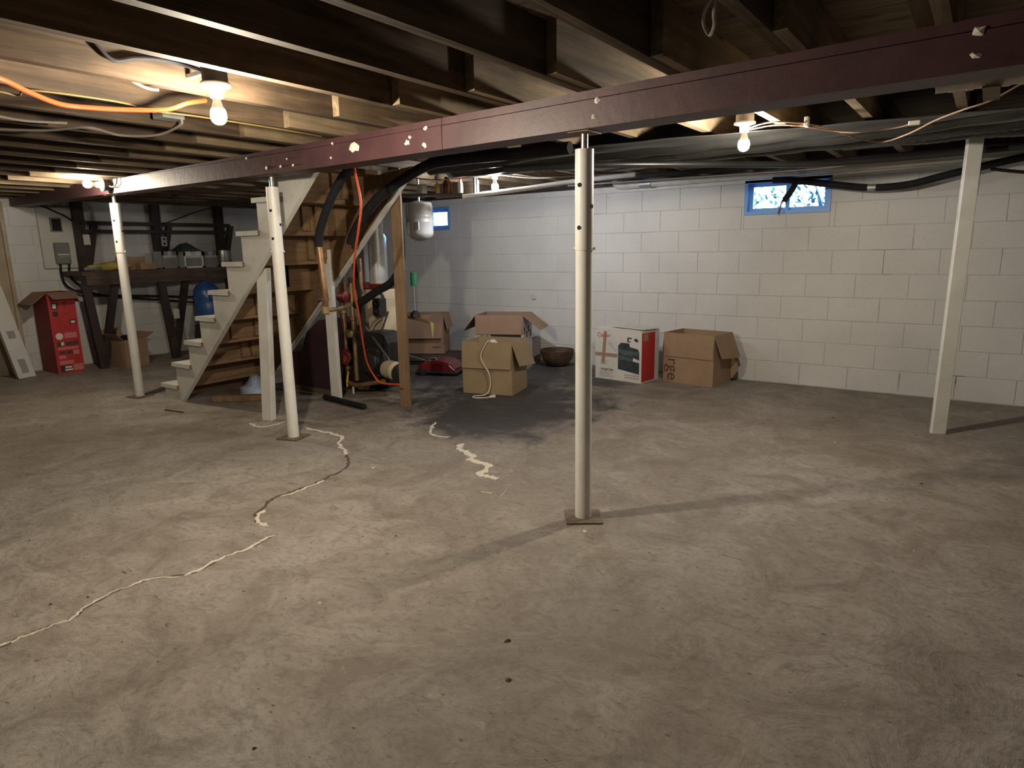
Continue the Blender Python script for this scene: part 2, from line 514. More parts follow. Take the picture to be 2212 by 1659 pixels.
def ribbon(name, pts, w, mat, z, jit, parent, seed):
    rnd = random.Random(seed)
    base = spline([(p[0], p[1], 0) for p in pts], 5)
    v = []; f = []
    pts2 = []
    for p in base: pts2.append(Vector((p.x + rnd.uniform(-jit, jit), p.y + rnd.uniform(-jit, jit), 0)))
    n = len(pts2)
    for i, p in enumerate(pts2):
        d = (pts2[min(i + 1, n - 1)] - pts2[max(i - 1, 0)]).normalized()
        s = Vector((-d.y, d.x, 0))
        e = 0.25 if i in (0, n - 1) else 1.0
        a = w * rnd.uniform(0.35, 1.25) * e; b = w * rnd.uniform(0.35, 1.25) * e
        h = z * rnd.uniform(0.6, 1.2)
        v += [p + s * a, p + Vector((0, 0, h)), p - s * b]
    for i in range(n - 1):
        for k in (0, 1):
            f.append((i * 3 + k, i * 3 + k + 1, i * 3 + k + 4, i * 3 + k + 3))
    return obj(name, [(q.x, q.y, q.z + 0.0008) for q in v], f, mat, parent)

CR_A = [(-4.026, 2.979), (-3.829, 2.975), (-3.721, 2.981), (-3.593, 2.943), (-3.463, 2.821), (-3.35, 2.753), (-3.247, 2.686), (-3.145, 2.624), (-3.056, 2.532), (-3.018, 2.443), (-3.008, 2.368), (-2.984, 2.292), (-2.983, 2.192), (-2.974, 2.09), (-2.979, 1.995), (-2.955, 1.922), (-2.895, 1.835), (-2.848, 1.766), (-2.78, 1.735), (-2.694, 1.726)]
CR_B = [(-2.571, 1.68), (-2.559, 1.594), (-2.548, 1.517), (-2.559, 1.413), (-2.542, 1.3), (-2.54, 1.23), (-2.624, 1.151), (-2.644, 1.07), (-2.637, 0.981), (-2.608, 0.888), (-2.57, 0.827), (-2.579, 0.743), (-2.581, 0.675), (-2.579, 0.621), (-2.59, 0.5)]
CR_C = [(-3.294, 3.603), (-3.179, 3.418), (-3.062, 3.33), (-2.994, 3.334), (-2.943, 3.358)]
CR_D = [(-2.752, 3.283), (-2.721, 3.198), (-2.625, 3.141), (-2.524, 3.108), (-2.503, 3.044), (-2.409, 3.028), (-2.339, 3.015), (-2.293, 2.904), (-2.29, 2.851), (-2.206, 2.853), (-2.143, 2.854)]
CR_E = [(-4.511, 2.834), (-4.373, 2.808), (-4.312, 2.867), (-4.318, 3.021)]
shift = lambda P, dx, dy: [(x + dx, y + dy) for x, y in P]
tag(ribbon('floor_crack', CR_A, 0.011, M_CRACK, 0.0006, 0.008, fl, 1), 'dark crack in the slab')
tag(ribbon('floor_crack', shift(CR_B, 0, .012), 0.008, M_CRACK, 0.0006, 0.007, fl, 2), 'dark crack in the slab')
for P, w, s in ((shift(CR_A[:7], .0, .0), 0.017, 3), (shift(CR_A[11:15], .014, .008), 0.010, 4), (shift(CR_A[16:], .014, 0), 0.014, 5),
                (CR_B[:6], 0.011, 6), (CR_B[5:], 0.0075, 7), (CR_C, 0.014, 8), (CR_D, 0.026, 9), (CR_E, 0.017, 10),
                ([(-2.104, 2.637), (-2.045, 2.652)], 0.014, 11), ([(-2.009, 2.744), (-1.976, 2.64)], 0.012, 12)):
    ribbon('mineral_deposit', P, w, M_MINERAL, 0.004, 0.007, fl, s)

def block_mesh(w, h, d, name='block'):
    """one block face: front at local y=0 looking to -y, chamfered rim"""
    c = 0.0028
    v = [(-w / 2 + c, 0, -h / 2 + c), (w / 2 - c, 0, -h / 2 + c), (w / 2 - c, 0, h / 2 - c), (-w / 2 + c, 0, h / 2 - c),
         (-w / 2, c, -h / 2), (w / 2, c, -h / 2), (w / 2, c, h / 2), (-w / 2, c, h / 2),
         (-w / 2, d, -h / 2), (w / 2, d, -h / 2), (w / 2, d, h / 2), (-w / 2, d, h / 2)]
    f = [(0, 1, 2, 3)] + [(i, 4 + i, 4 + (i + 1) % 4, (i + 1) % 4) for i in range(4)] + [(4 + i, 8 + i, 8 + (i + 1) % 4, 4 + (i + 1) % 4) for i in range(4)]
    me = bpy.data.meshes.new(name)
    me.from_pydata(v, [], [tuple(reversed(q)) for q in f])
    me.materials.append(M_BLOCK)
    bm = bmesh.new(); bm.from_mesh(me); bmesh.ops.recalc_face_normals(bm, faces=bm.faces)
    for q in bm.faces: pass
    bm.to_mesh(me); bm.free()
    return me

BM = {}
def place_block(parent, u0, u1, z0, z1, side, gap):
    w, h = u1 - u0 - gap, z1 - z0 - gap
    if w < 0.02 or h < 0.02: return
    k = (round(w, 3), round(h, 3))
    if k not in BM: BM[k] = block_mesh(w, h, 0.018)
    o = bpy.data.objects.new('block', BM[k]); C.objects.link(o); o.parent = parent
    j = random.uniform(-0.001, 0.001)
    if side == 'back':
        o.location = ((u0 + u1) / 2, YB + j, (z0 + z1) / 2)
    else:
        o.location = (XL + j, (u0 + u1) / 2, (z0 + z1) / 2); o.rotation_euler = (0, 0, math.pi / 2)

def rect_minus(r, h):
    x0, x1, z0, z1 = r; a, b, c, d = h
    if x1 <= a or x0 >= b or z1 <= c or z0 >= d: return [r]
    out = []
    if x0 < a: out.append((x0, a, z0, z1))
    if x1 > b: out.append((b, x1, z0, z1))
    xa, xb = max(x0, a), min(x1, b)
    if z0 < c: out.append((xa, xb, z0, c))
    if z1 > d: out.append((xa, xb, d, z1))
    return out

# far block wall (mortar core with two window openings, then each block)
mb = MB()
rects = [(XL - .3, XR + .3, 0, ZT + .15)]
for wdw in WIN: rects = [q for r in rects for q in rect_minus(r, wdw)]
for a, b, c, d in rects: mb.box(a, b, YB + 0.005, YB + 0.22, c, d)
wb = tag(mb.build('wall_back', M_MORTAR), kind='structure')
PITCH, RISE = 0.3985, 0.2027
for c in range(9):
    z0, z1 = c * RISE, (c + 1) * RISE
    off = -0.12 + (0 if c % 2 == 0 else PITCH / 2)
    k0 = math.floor((XL - off) / PITCH)
    for k in range(k0, k0 + 32):
        x0 = max(off + k * PITCH, XL); x1 = min(off + (k + 1) * PITCH, XR)
        if x1 - x0 < 0.03 or x0 > 1.6: continue
        rr = [(x0, x1, z0, z1)]
        for wdw in WIN: rr = [q for r in rr for q in rect_minus(r, wdw)]
        for r in rr: place_block(wb, r[0], r[1], r[2], r[3], 'back', 0.009 if c == 0 else 0.003)
# left end wall
wl = tag(box('wall_left', XL - .2, XL - 0.005, YF, YB + .2, 0, ZT + .15, M_MORTAR), kind='structure')
for c in range(9):
    z0, z1 = c * RISE, (c + 1) * RISE
    off = (0.1 if c % 2 == 0 else 0.1 + PITCH / 2)
    for k in range(4, 17):
        y0 = off + k * PITCH; y1 = min(y0 + PITCH, YB)
        if y1 - y0 > 0.03: place_block(wl, y0, y1, z0, z1, 'left', 0.003)
tag(box('wall_right', XR, XR + .2, YF, YB + .2, 0, ZT + .15, M_BLOCK), kind='structure')
tag(box('wall_front', XL, XR, YF - .2, YF, 0, ZT + .15, M_BLOCK), kind='structure')
# timber sill on top of the far wall
tag(box('trim_1', XL, XR, YB - 0.02, YB + 0.1, 9 * RISE + .06, ZT, M_BROWN), kind='structure')
tag(box('trim_2', XL, XR, YB - 0.012, YB + 0.004, 9 * RISE + .002, 9 * RISE + .058, M_WHITE), kind='structure')

# windows
def window(n, x0, x1, z0, z1):
    w = bpy.data.objects.new('window_%d' % n, None); C.objects.link(w)
    w.location = ((x0 + x1) / 2, YB + .05, z0); w['kind'] = 'structure'
    y0, y1 = YB - 0.012, YB + 0.12
    t = 0.028
    m = MB()
    for a in ((x0, x1, y0, y1, z0, z0 + t), (x0, x1, y0, y1, z1 - t, z1), (x0, x0 + t, y0, y1, z0 + t, z1 - t), (x1 - t, x1, y0, y1, z0 + t, z1 - t)): m.box(*a)
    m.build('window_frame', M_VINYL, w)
    xm = (x0 + x1) / 2
    for a, b, dy in ((x0 + t, xm + .018, .045), (xm - .018, x1 - t, .07)):
        m = MB(); s = 0.036
        ya, yb = YB + dy, YB + dy + .022
        za, zb = z0 + t, z1 - t
        for q in ((a, b, ya, yb, za, za + s * .8), (a, b, ya, yb, zb - s * .8, zb), (a, a + s, ya, yb, za + s * .8, zb - s * .8), (b - s, b, ya, yb, za + s * .8, zb - s * .8)): m.box(*q)
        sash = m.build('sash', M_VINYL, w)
        box('pane', a + s, b - s, ya + .008, ya + .013, za + s * .8, zb - s * .8, M_GLASS, sash)
    return w
for i, q in enumerate(WIN): window(i + 1, *q)

# outside: grade and a shrub seen through the near window
tag(box('ground_outside', -14, 6, YB + .3, 16, 1.2, 1.47, M_GROUND), kind='structure')
def shrub(x, y, label, seed, hgt):
    t = thing('shrub', (x, y, 1.47), label, 'shrub', 'shrubs outside the far wall')
    rnd = random.Random(seed)
    for k in range(3):
        a = rnd.uniform(-.5, .5)
        tube('stem', [(x + .05 * k, y, 1.46), (x + .05 * k + a * .2, y, 1.47 + hgt * .5), (x + .05 * k + a * .5, y, 1.47 + hgt)], lambda s: .02 * (1 - s * .7), M_LEAF, t, n=6)
    v = []; f = []
    for k in range(420):
        p = Vector((rnd.gauss(0, .33), rnd.gauss(0, .2), abs(rnd.gauss(hgt * .35, hgt * .3))))
        a = Vector((rnd.uniform(-1, 1), rnd.uniform(-1, 1), rnd.uniform(-1, 1))).normalized() * .05
        b = a.cross(Vector((rnd.uniform(-1, 1), rnd.uniform(-1, 1), 1))).normalized() * .02
        q = Vector((x, y, 1.47)) + p; n = len(v)
        v += [q - a, q + b, q + a, q - b]; f.append((n, n + 1, n + 2, n + 3))
    o = obj('foliage', v, f, M_LEAF, t); o['kind'] = 'stuff'
shrub(-3.0, 9.8, 'bushy shrub seen through the left pane of the block wall window', 3, .55)
shrub(-1.75, 9.2, 'shrub with a forked trunk seen through the right pane of the block wall window', 4, .6)

# ------------------------------------------------------------------ ceiling: planks and joists
ce = tag(box('ceiling', XL - .2, XR + .2, YF - .2, YB + .25, ZT + .022, ZT + .12, M_PLANK), kind='structure')
pw = 0.165
k = 0
y = YF
while y < YB:
    box('plank', XL, XR, y + .002, min(y + pw, YB) - .002, ZT, ZT + .02, M_PLANK, ce)
    y += pw; k += 1
JX = [-1.42 + .405 * i for i in range(-18, 12)]
ZJ = 1.912
for i, x in enumerate(JX):
    if x - .05 < XL or x > XR: continue
    box('joist', x - .045, x, YF, 2.86 - .05 * (x + 1.477), ZJ, ZT, M_JOIST, ce)
    box('joist', x + .002, x + .047, 2.25 + random.uniform(-.03, .03), YB, ZJ + random.uniform(-.003, .003), ZT, M_JOIST2, ce)

# ------------------------------------------------------------------ maroon beam
def by(x): return 2.555 - .05 * (x + 1.477)
def bz(x): return 1.765 + max(0.0, -3.2 - x) * .012
beam = thing('support_beam', (-2.25, by(-2.25) + .08, bz(-2.25)), 'long maroon painted timber beam carrying the joists across the room', 'beam')
def beam_sec(name, xa, xb, za, zb, mat, dy=0.0, th=.16):
    n = 14
    v = []; f = []
    for i in range(n + 1):
        x = xa + (xb - xa) * i / n
        y0, z = by(x) + dy, bz(x)
        top = min(z + zb, ZJ) if zb > .1 else z + zb
        v += [(x, y0, z + za), (x, y0 + th, z + za), (x, y0 + th, top), (x, y0, top)]
    for i in range(n):
        for k in range(4):
            f.append((i * 4 + k, i * 4 + (k + 1) % 4, i * 4 + 4 + (k + 1) % 4, i * 4 + 4 + k))
    f += [(3, 2, 1, 0), tuple(4 * n + k for k in range(4))]
    return obj(name, v, f, mat, beam)
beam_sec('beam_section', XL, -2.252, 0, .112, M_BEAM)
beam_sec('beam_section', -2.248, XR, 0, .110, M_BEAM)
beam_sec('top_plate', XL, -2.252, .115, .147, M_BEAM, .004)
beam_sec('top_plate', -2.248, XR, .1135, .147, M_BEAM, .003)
SPL = [(-2.919, 1.846, .042), (-3.108, 1.883, .012), (-2.476, 1.848, .012), (-2.495, 1.823, .022), (-2.372, 1.798, .018), (-2.36, 1.875, .015), (-1.37, 1.866, .017), (-1.387, 1.806, .016),
       (-3.559, 1.842, .010), (-3.634, 1.803, .016), (-3.792, 1.808, .017), (-4.01, 1.887, .012), (-3.129, 1.808, .010), (-3.502, 1.80, .014), (-0.091, 1.872, .022), (-0.093, 1.808, .015)]
for i, (x, z, r) in enumerate(SPL):
    rnd = random.Random(i); n = 9
    ring = [(x + r * math.cos(6.283 * k / n) * rnd.uniform(.5, 1.2), z + .8 * r * math.sin(6.283 * k / n) * rnd.uniform(.45, 1.2)) for k in range(n)]
    z0 = bz(x)
    v = [(a, by(a) - .001, max(b, z0 + .004)) for a, b in ring] + [(x, by(x) - .009, z)]
    tag(obj('plaster_splat', v, [(k, (k + 1) % n, n) for k in range(n)], M_CHIPW, beam), 'white plaster splash')

# ------------------------------------------------------------------ steel jack posts
def jack_post(x, y, top, label, r=.0405, split=1.28, tube_top=None, plate=True, rot=.6, holes=True):
    t = thing('jack_post', (x, y, 0), label, 'post', 'white steel jack posts under the beam')
    zb = bz(x)
    tt = tube_top or zb - .07
    cyl('lower_tube', (x, y, .006), (x, y, split), r - .0025, M_POST, t, n=24)
    u = cyl('upper_tube', (x, y, split - .002), (x, y, tt), r, M_POST, t, n=24)
    cyl('screw_rod', (x, y, tt - .01), (x, y, zb - .002), .0155, M_STEEL, t, n=14)
    box('top_plate', x - .05, x + .05, y - .06, y + .06, zb - .006, zb - .0005, M_RUST, t)
    cyl('pin', (x - .044, y - .022, split + .005), (x + .044, y + .022, split + .005), .006, M_POST, t, n=8)
    # adjustment holes facing the room
    d = Vector((-x, -y, 0)).normalized()
    for k, (hz, ang) in enumerate(((tt - .15, .55), (tt - .24, -.95), (tt - .33, .6))):
        e = Matrix.Rotation(-ang, 3, 'Z') @ d
        p = Vector((x, y, hz)) + e * (r - .002)
        cyl('hole', p, p + e * .003, .0095, M_HOLE, u, n=14)
    if plate:
        o = box('base_plate', -.085, .085, -.085, .085, 0, .008, M_RUST, t, local=True)
        o.rotation_euler = (0, 0, rot)
    return t
jack_post(-1.475, 2.634, 0, 'white steel jack post standing nearest, in the middle of the picture', split=1.27)
jack_post(-3.883, 2.766, 0, 'white steel jack post in front of the staircase', split=1.285, rot=.3)
jack_post(-6.293, 2.870, 0, 'white steel jack post under the bulb at the far left end of the beam', split=1.31, rot=.2)

# ------------------------------------------------------------------ staircase
NX = [-6.02, -5.79, -5.54, -5.318, -5.083, -4.846, -4.614, -4.384, -4.15]
NZ = [.146, .353, .563, .778, .997, 1.219, 1.443, 1.671, 1.893]
st = thing('staircase', (-5.0, 3.37, 0), 'white painted wooden staircase with raw wood underneath, rising behind the beam', 'staircase')
Y0, Y1 = 2.955, 3.80
poly = [(-5.975, 0.0)]
for k in range(9):
    rx = NX[k] + .035
    poly.append((rx, NZ[k] - .035))
    nx = NX[k + 1] + .035 if k < 8 else -3.93
    poly.append((nx, NZ[k] - .035))
poly += [(-3.57, 1.905 - .01), (-5.715, 0.0)]
poly = [(a, min(b, 1.895)) for a, b in poly]
prism('stringer', poly, 'y', Y0, Y0 + .04, M_WHITE, st)
prism('stringer', poly, 'y', Y1 - .04, Y1, M_STAIRWOOD_Y, st)
# white edge strip nailed under the far stringer
stick('edge_strip', (-5.30, Y1 - .02, .345 - .01), (-3.60, Y1 - .02, 1.86 - .01), .045, .02, M_WHITE, st)
for k in range(9):
    nx = (NX[k + 1] + .035 if k < 8 else -3.95)
    f = [1, 0, 0, 1, 0, 0]
    o = box('tread', NX[k], nx + .012, Y0 - .018, Y1 + .005, NZ[k] - .035, NZ[k], M_WHITE, st, mats=[M_WHITE, M_STAIRWOOD_Y], fmat=f)
    rx = NX[k] + .035
    zb0 = 0 if k == 0 else NZ[k - 1]
    box('riser', rx, rx + .02, Y0 + .04, Y1 - .04, zb0, NZ[k] - .036, M_WHITE, st, mats=[M_WHITE, M_STAIRWOOD_Y], fmat=[1, 1, 1, 1, 1, 0])
for k in range(2, 9):
    for yy in (3.2 + .11 * (k % 3), 3.52 - .09 * (k % 2)):
        box('cleat', NX[k] + .056, NX[k] + .085, yy, yy + .06, NZ[k - 1] + .002, NZ[k] - .036, M_STAIRWOOD_Y, st)

# timber posts
def timber(name, x, y, z0, z1, w, d, mat, label, lean=(0, 0), rot=0):
    t = thing(name, (x, y, 0), label, 'post')
    v, f = boxv(-w / 2, w / 2, -d / 2, d / 2, z0, z1)
    v = [Vector(q) for q in v]
    R = Matrix.Rotation(rot, 3, 'Z')
    v = [R @ q for q in v]
    v = [q + Vector((lean[0], lean[1], 0)) * (q.z - z0) for q in v]
    o = obj('post_shaft', v, f, mat, t, local=True)
    bm = bmesh.new(); bm.from_mesh(o.data)
    bmesh.ops.bevel(bm, geom=list(bm.edges), offset=.003, segments=1, affect='EDGES')
    bm.to_mesh(o.data); bm.free()
    return t
timber('timber_post', -4.468, 2.975, 0, 1.17, .088, .06, M_WHITE, 'short white timber post propping the stair stringer', rot=.35, lean=(0, .06))
rp = timber('timber_post', -.165, 5.19, 0, 1.905, .088, .04, M_WHITE, 'tall white timber post by the block wall at the right', rot=.42, lean=(.01, 0))
tb = timber('timber_post', -3.85, 3.86, 0, 1.912, .085, .04, M_WOOD_Z, 'bare brown wood post beside the boiler', rot=.5)
tw = timber('timber_post', -4.585, 3.745, 0, 1.30, .088, .045, M_WHITE, 'white timber post beside the boiler pipes under the stairs', rot=.3)
# beam block above the right-hand post
box('header_block', -.9, .9, 5.10, 5.28, 1.907, 1.912, M_BROWN, rp)

# ------------------------------------------------------------------ bulbs
def bulb_parts(t, base, d, power, col, key, rad=.03):
    """porcelain holder and glowing bulb along direction d"""
    d = Vector(d).normalized(); base = Vector(base)
    lathe('lamp_holder', [(.054, 0), (.056, .004), (.054, .010), (.034, .016), (.026, .022), (.024, .048), (.021, .052)], base, d, M_PORC, t, n=24)
    lathe('bulb_base', [(.0135, .05), (.0155, .062), (.02, .078), (.0245, .09)], base, d, M_PORC, t, n=18)
    prof = [(.0245, .0905), (.0275, .098), (rad, .112), (rad * .98, .122), (rad * .85, .134), (rad * .55, .143), (.004, .147)]
    area = 4 * math.pi * rad * rad
    lathe('bulb', prof, base, d, emis('lit_bulb_' + key, col, power), t, n=18)

a = thing('bulb_lamp', (-2.45, 1.54, 1.98), 'bare lit bulb in a porcelain holder hanging from the near joists, upper left', 'lamp')
lathe('junction_box', [(.044, 0), (.046, .004), (.046, .068), (.053, .070), (.053, .074)], (-2.455, 1.54, 1.984), (0, 0, -1), M_BOX, a, n=24)
box('bracket', -2.63, -2.50, 1.53, 1.55, 1.955, 1.97, M_GREYBOX, a)
bulb_parts(a, (-2.455, 1.54, 1.911), (0, 0, -1), BULB_POWER['near'], BULB_WARM, 'near')

b_ = thing('bulb_lamp', (-6.15, 2.785, 1.868), 'bare lit bulb pointing sideways at the far left end of the maroon beam', 'lamp')
lathe('junction_box', [(.046, 0), (.048, .004), (.048, .05), (.054, .052)], (-6.15, 2.787, 1.868), (-.12, -1, 0), M_BOX, b_, n=24)
tube('supply_cable', [(-6.11, 2.76, 1.86), (-6.03, 2.755, 1.845), (-5.965, 2.755, 1.87), (-5.955, 2.76, 1.91)], .006, M_GREYC, b_)
bulb_parts(b_, (-6.1565, 2.7335, 1.868), (-.12, -1, 0), BULB_POWER['beam'], BULB_WARM, 'beam')

c_ = thing('bulb_lamp', (-1.12, 3.72, 1.98), 'bare lit bulb in a white holder just behind the beam, right of the middle post', 'lamp')
lathe('junction_box', [(.044, 0), (.046, .004), (.046, .07), (.053, .072)], (-1.122, 3.72, 1.982), (0, 0, -1), M_GREYBOX, c_, n=24)
box('bracket', -1.18, -1.06, 3.70, 3.74, 1.983, 1.995, M_GREYBOX, c_)
bulb_parts(c_, (-1.122, 3.72, 1.911), (0, 0, -1), BULB_POWER['behind'], (1.0, .89, .73), 'behind')

d_ = thing('bulb_lamp', (-3.55, 4.72, 1.912), 'bare cool white bulb deep behind the beam, left of the middle post', 'lamp')
lathe('junction_box', [(.04, 0), (.042, .004), (.042, .03)], (-3.50, 4.70, 1.94), (0, 0, -1), M_GREYBOX, d_, n=20)
bulb_parts(d_, (-3.50, 4.70, 1.912), (0, 0, -1), BULB_POWER['far'], BULB_COOL, 'far')

# ------------------------------------------------------------------ ceiling cables
def cable(name, pts, r, mat, label, cat='cable'):
    p0 = pts[0]
    t = tube(name, [tuple(Vector(p)) for p in pts], r, mat)
    return tag(t, label, cat)
cable('extension_cord', [(-2.66, .80, 1.86), (-2.724, .935, 1.86), (-2.836, 1.053, 1.855), (-2.971, 1.206, 1.855), (-2.977, 1.323, 1.86), (-2.932, 1.444, 1.865), (-2.84, 1.549, 1.87), (-2.80, 1.62, 1.90), (-2.83, 1.72, 1.93)], .0095, M_ORANGE, 'thick orange extension cord draped under the joists, upper left', 'cord')
cable('electric_cable', [(-3.20, .95, 1.905), (-3.151, 1.075, 1.903), (-3.143, 1.132, 1.898), (-3.044, 1.145, 1.905), (-3.009, 1.43, 1.905), (-3.061, 1.607, 1.902), (-3.027, 1.801, 1.90), (-3.024, 2.112, 1.90), (-3.03, 2.336, 1.90), (-3.084, 2.544, 1.908)], .004, M_YELLOW, 'thin yellow cable running under the joists towards the beam')
cable('electric_cable', [(-4.1, 1.25, 1.90), (-4.019, 1.344, 1.898), (-3.873, 1.491, 1.895), (-3.674, 1.598, 1.90), (-3.694, 1.758, 1.885), (-3.519, 1.858, 1.88), (-3.32, 1.87, 1.905), (-3.30, 1.87, 1.93)], .0065, M_GREYC, 'grey cable sagging between the joists into the galvanised box')
cable('electric_cable', [(-3.60, 1.10, 1.905), (-3.652, 1.23, 1.897), (-3.672, 1.343, 1.895), (-3.655, 1.50, 1.905)], .006, M_GREYC, 'short pale cable under the joists at the left edge')
cable('electric_cable', [(-2.622, 1.16, 2.06), (-2.622, 1.20, 2.01), (-2.622, 1.255, 1.965), (-2.622, 1.33, 1.985), (-2.622, 1.42, 2.0), (-2.60, 1.50, 1.995), (-2.52, 1.535, 1.965)], .008, M_BLACK, 'black cable stapled along the joist to the near lamp')
cable('electric_cable', [(-2.68, 1.23, 1.94), (-2.675, 1.30, 1.93), (-2.66, 1.38, 1.90), (-2.64, 1.42, 1.895)], .006, M_GREYC, 'short cut cable end dangling beside the near lamp')
jb = thing('outlet_box', (-3.33, 1.84, 1.96), 'galvanised junction box fixed between the joists, upper left', 'outlet box')
box('box_body', -3.40, -3.30, 1.78, 1.89, 1.93, 1.985, M_GREYBOX, jb, bev=.004)
box('box_bracket', -3.43, -3.40, 1.80, 1.87, 1.95, 1.97, M_GREYBOX, jb)
cable('lamp_wire', [(-1.10, 3.73, 1.88), (-1.02, 3.70, 1.89), (-.93, 3.68, 1.885), (-.82, 3.75, 1.87), (-.72, 3.9, 1.85), (-.636, 4.053, 1.82), (-.539, 4.241, 1.812), (-.408, 4.103, 1.82), (-.27, 3.803, 1.83), (-.157, 3.618, 1.835), (-.059, 3.551, 1.85), (.05, 3.5, 1.90)], .004, M_TAPE, 'thin brown lamp wire looping from the bulb behind the beam to the right', 'wire')
cable('lamp_wire', [(-1.10, 3.75, 1.875), (-.98, 3.73, 1.88), (-.85, 3.75, 1.865), (-.72, 3.85, 1.84), (-.609, 3.869, 1.822), (-.45, 3.904, 1.828), (-.36, 3.883, 1.84)], .0035, M_TAPE, 'thin brown lamp wire ending at a small white connector under the plastic sheet', 'wire')
tag(box('wire_connector', -.385, -.335, 3.865, 3.90, 1.830, 1.850, M_CHIPW, None, bev=.003), 'small white connector on the thin wire, right', 'connector')
tag(box('wire_connector', -.83, -.81, 3.73, 3.76, 1.855, 1.905, M_CHIPW, None, bev=.003), 'small white clip holding the lamp wires under a joist', 'connector')
# rope loop hanging above the beam
cable('rope_loop', [(-.70, 2.0, 1.96), (-.715, 2.03, 1.93), (-.73, 2.08, 1.915), (-.76, 2.13, 1.905), (-.77, 2.10, 1.93), (-.75, 2.05, 1.95), (-.71, 2.0, 1.965)], .006, M_GREYC, 'short loop of pale cord hanging from a joist at the top edge', 'cord')

# ------------------------------------------------------------------ black plastic sheeting under the far joists
def sheet():
    nx, ny = 120, 60
    x0, x1 = -3.55, 2.6
    v = []; f = []
    for i in range(nx + 1):
        x = x0 + (x1 - x0) * i / nx
        ya = 3.75 + .16 * max(0, min(x + 2, 1.9)) + .015 * math.sin(x * 5) + .012 * math.sin(x * 13)
        yb = 5.05 + .15 * math.sin(x * 1.3) if x > -2.5 else 4.56
        if -2.9 < x <= -2.5: yb = 4.56 + (x + 2.9) / .4 * (5.05 + .15 * math.sin(-3.25) - 4.56)
        for j in range(ny + 1):
            s = j / ny
            y = ya + (yb - ya) * s
            ph = y + .10 * math.sin(x * .9 + .5) + .05 * math.sin(x * 2.1)
            amp = .027 * min(1, s * 5) * min(1, (1 - s) * 5 + .15)
            z = 1.888 - .018 * math.sin(math.pi * min(1, s * 1.05)) - .008 * abs(math.sin((x + 1.4) * math.pi / .405)) * min(1, s * 4) + amp * (math.sin(ph * 2 * math.pi / .23) * .75 + .3 * math.sin(ph * 2 * math.pi / .13 + x * 1.5))
            v.append((x, y, min(z, 1.906)))
    for i in range(nx):
        for j in range(ny):
            a = i * (ny + 1) + j
            f.append((a, a + 1, a + ny + 2, a + ny + 1))
    o = obj('plastic_sheet', v, f, M_PLASTIC, smooth=True)
    o.location = (0, 0, 0)
    sm = o.modifiers.new('thick', 'SOLIDIFY'); sm.thickness = .002
    tag(o, 'rippled black plastic sheeting stapled under the joists behind the beam', 'sheeting')
sheet()
# dark insulated ducts between sheet and wall
def duct(name, pts, r, mat, label, cat='pipe', n=14):
    t = tube(name, pts, r, mat, n=n); return tag(t, label, cat)
duct('insulated_pipe', [(-3.0, 5.6, 1.885), (-2.0, 5.62, 1.885), (-1.0, 5.6, 1.88), (.2, 5.62, 1.885), (1.6, 5.6, 1.885)], .022, M_BLACK, 'black wrapped pipe running along under the joists past the plastic sheet')
duct('insulated_pipe', [(-2.75, 3.80, 1.812), (-2.2, 4.0, 1.81), (-1.6, 4.5, 1.808), (-.9, 5.12, 1.812), (.2, 5.42, 1.85), (1.5, 5.45, 1.86)], .022, M_PLASTIC, 'dark grey wrapped pipe slanting under the plastic sheet behind the middle post')
duct('copper_line', [(-3.4, 5.75, 1.87), (-2.0, 5.78, 1.86), (-1.2, 5.80, 1.855), (-.6, 5.72, 1.87), (.8, 5.7, 1.88)], .008, M_STEEL, 'thin bare metal line under the joists above the block wall window', n=8)
# white drain pipe along the top of the block wall
wp = thing('drain_pipe', (-3.15, 6.30, 1.87), 'white drain pipe with an elbow running along the top of the block wall', 'pipe')
cyl('pipe_run', (-2.97, 6.315, 1.885), (1.9, 6.315, 1.915), .036, M_PVC, wp)
tube('elbow', [(-3.17, 6.31, 1.97), (-3.17, 6.31, 1.92), (-3.14, 6.312, 1.888), (-3.08, 6.314, 1.882), (-2.96, 6.315, 1.885)], .038, M_PVC, wp, n=14)
cyl('collar', (-2.90, 6.315, 1.8855), (-2.78, 6.315, 1.886), .043, M_GREYBOX, wp)
box('hanger_strap', -1.42, -1.36, 6.275, 6.36, 1.862, 1.99, M_GREYBOX, wp)
# black hose sagging across the window
bh = thing('black_hose', (-.84, 6.2, 1.69), 'thick black hose sagging across the block wall beside the window', 'hose')
tube('hose', [(-1.62, 6.28, 1.83), (-1.45, 6.24, 1.815), (-1.12, 6.21, 1.755), (-.84, 6.2, 1.712), (-.58, 6.2, 1.718), (-.31, 6.2, 1.775), (.13, 6.2, 1.86), (.5, 6.2, 1.895)], .028, M_BLACK, bh, n=12)
tube('hose_tail', [(-1.42, 6.24, 1.83), (-1.44, 6.25, 1.76), (-1.50, 6.26, 1.67), (-1.53, 6.26, 1.645)], lambda s: .026 if s < .85 else .012, M_BLACK, bh, n=12)
tube('hanging_wire', [(-1.53, 6.262, 1.645), (-1.545, 6.265, 1.60), (-1.56, 6.27, 1.54)], .007, M_REDMETAL, bh)
cyl('hose_label', (-.86, 6.2, 1.7135), (-.80, 6.2, 1.7105), .0288, M_GREYBOX, bh)
tag(tube('thin_hose', [(-.06, 6.25, 1.80), (.06, 6.26, 1.775), (.3, 6.26, 1.74), (.7, 6.26, 1.72)], .012, M_BLACK), 'thin black hose on the block wall at the right edge', 'hose')
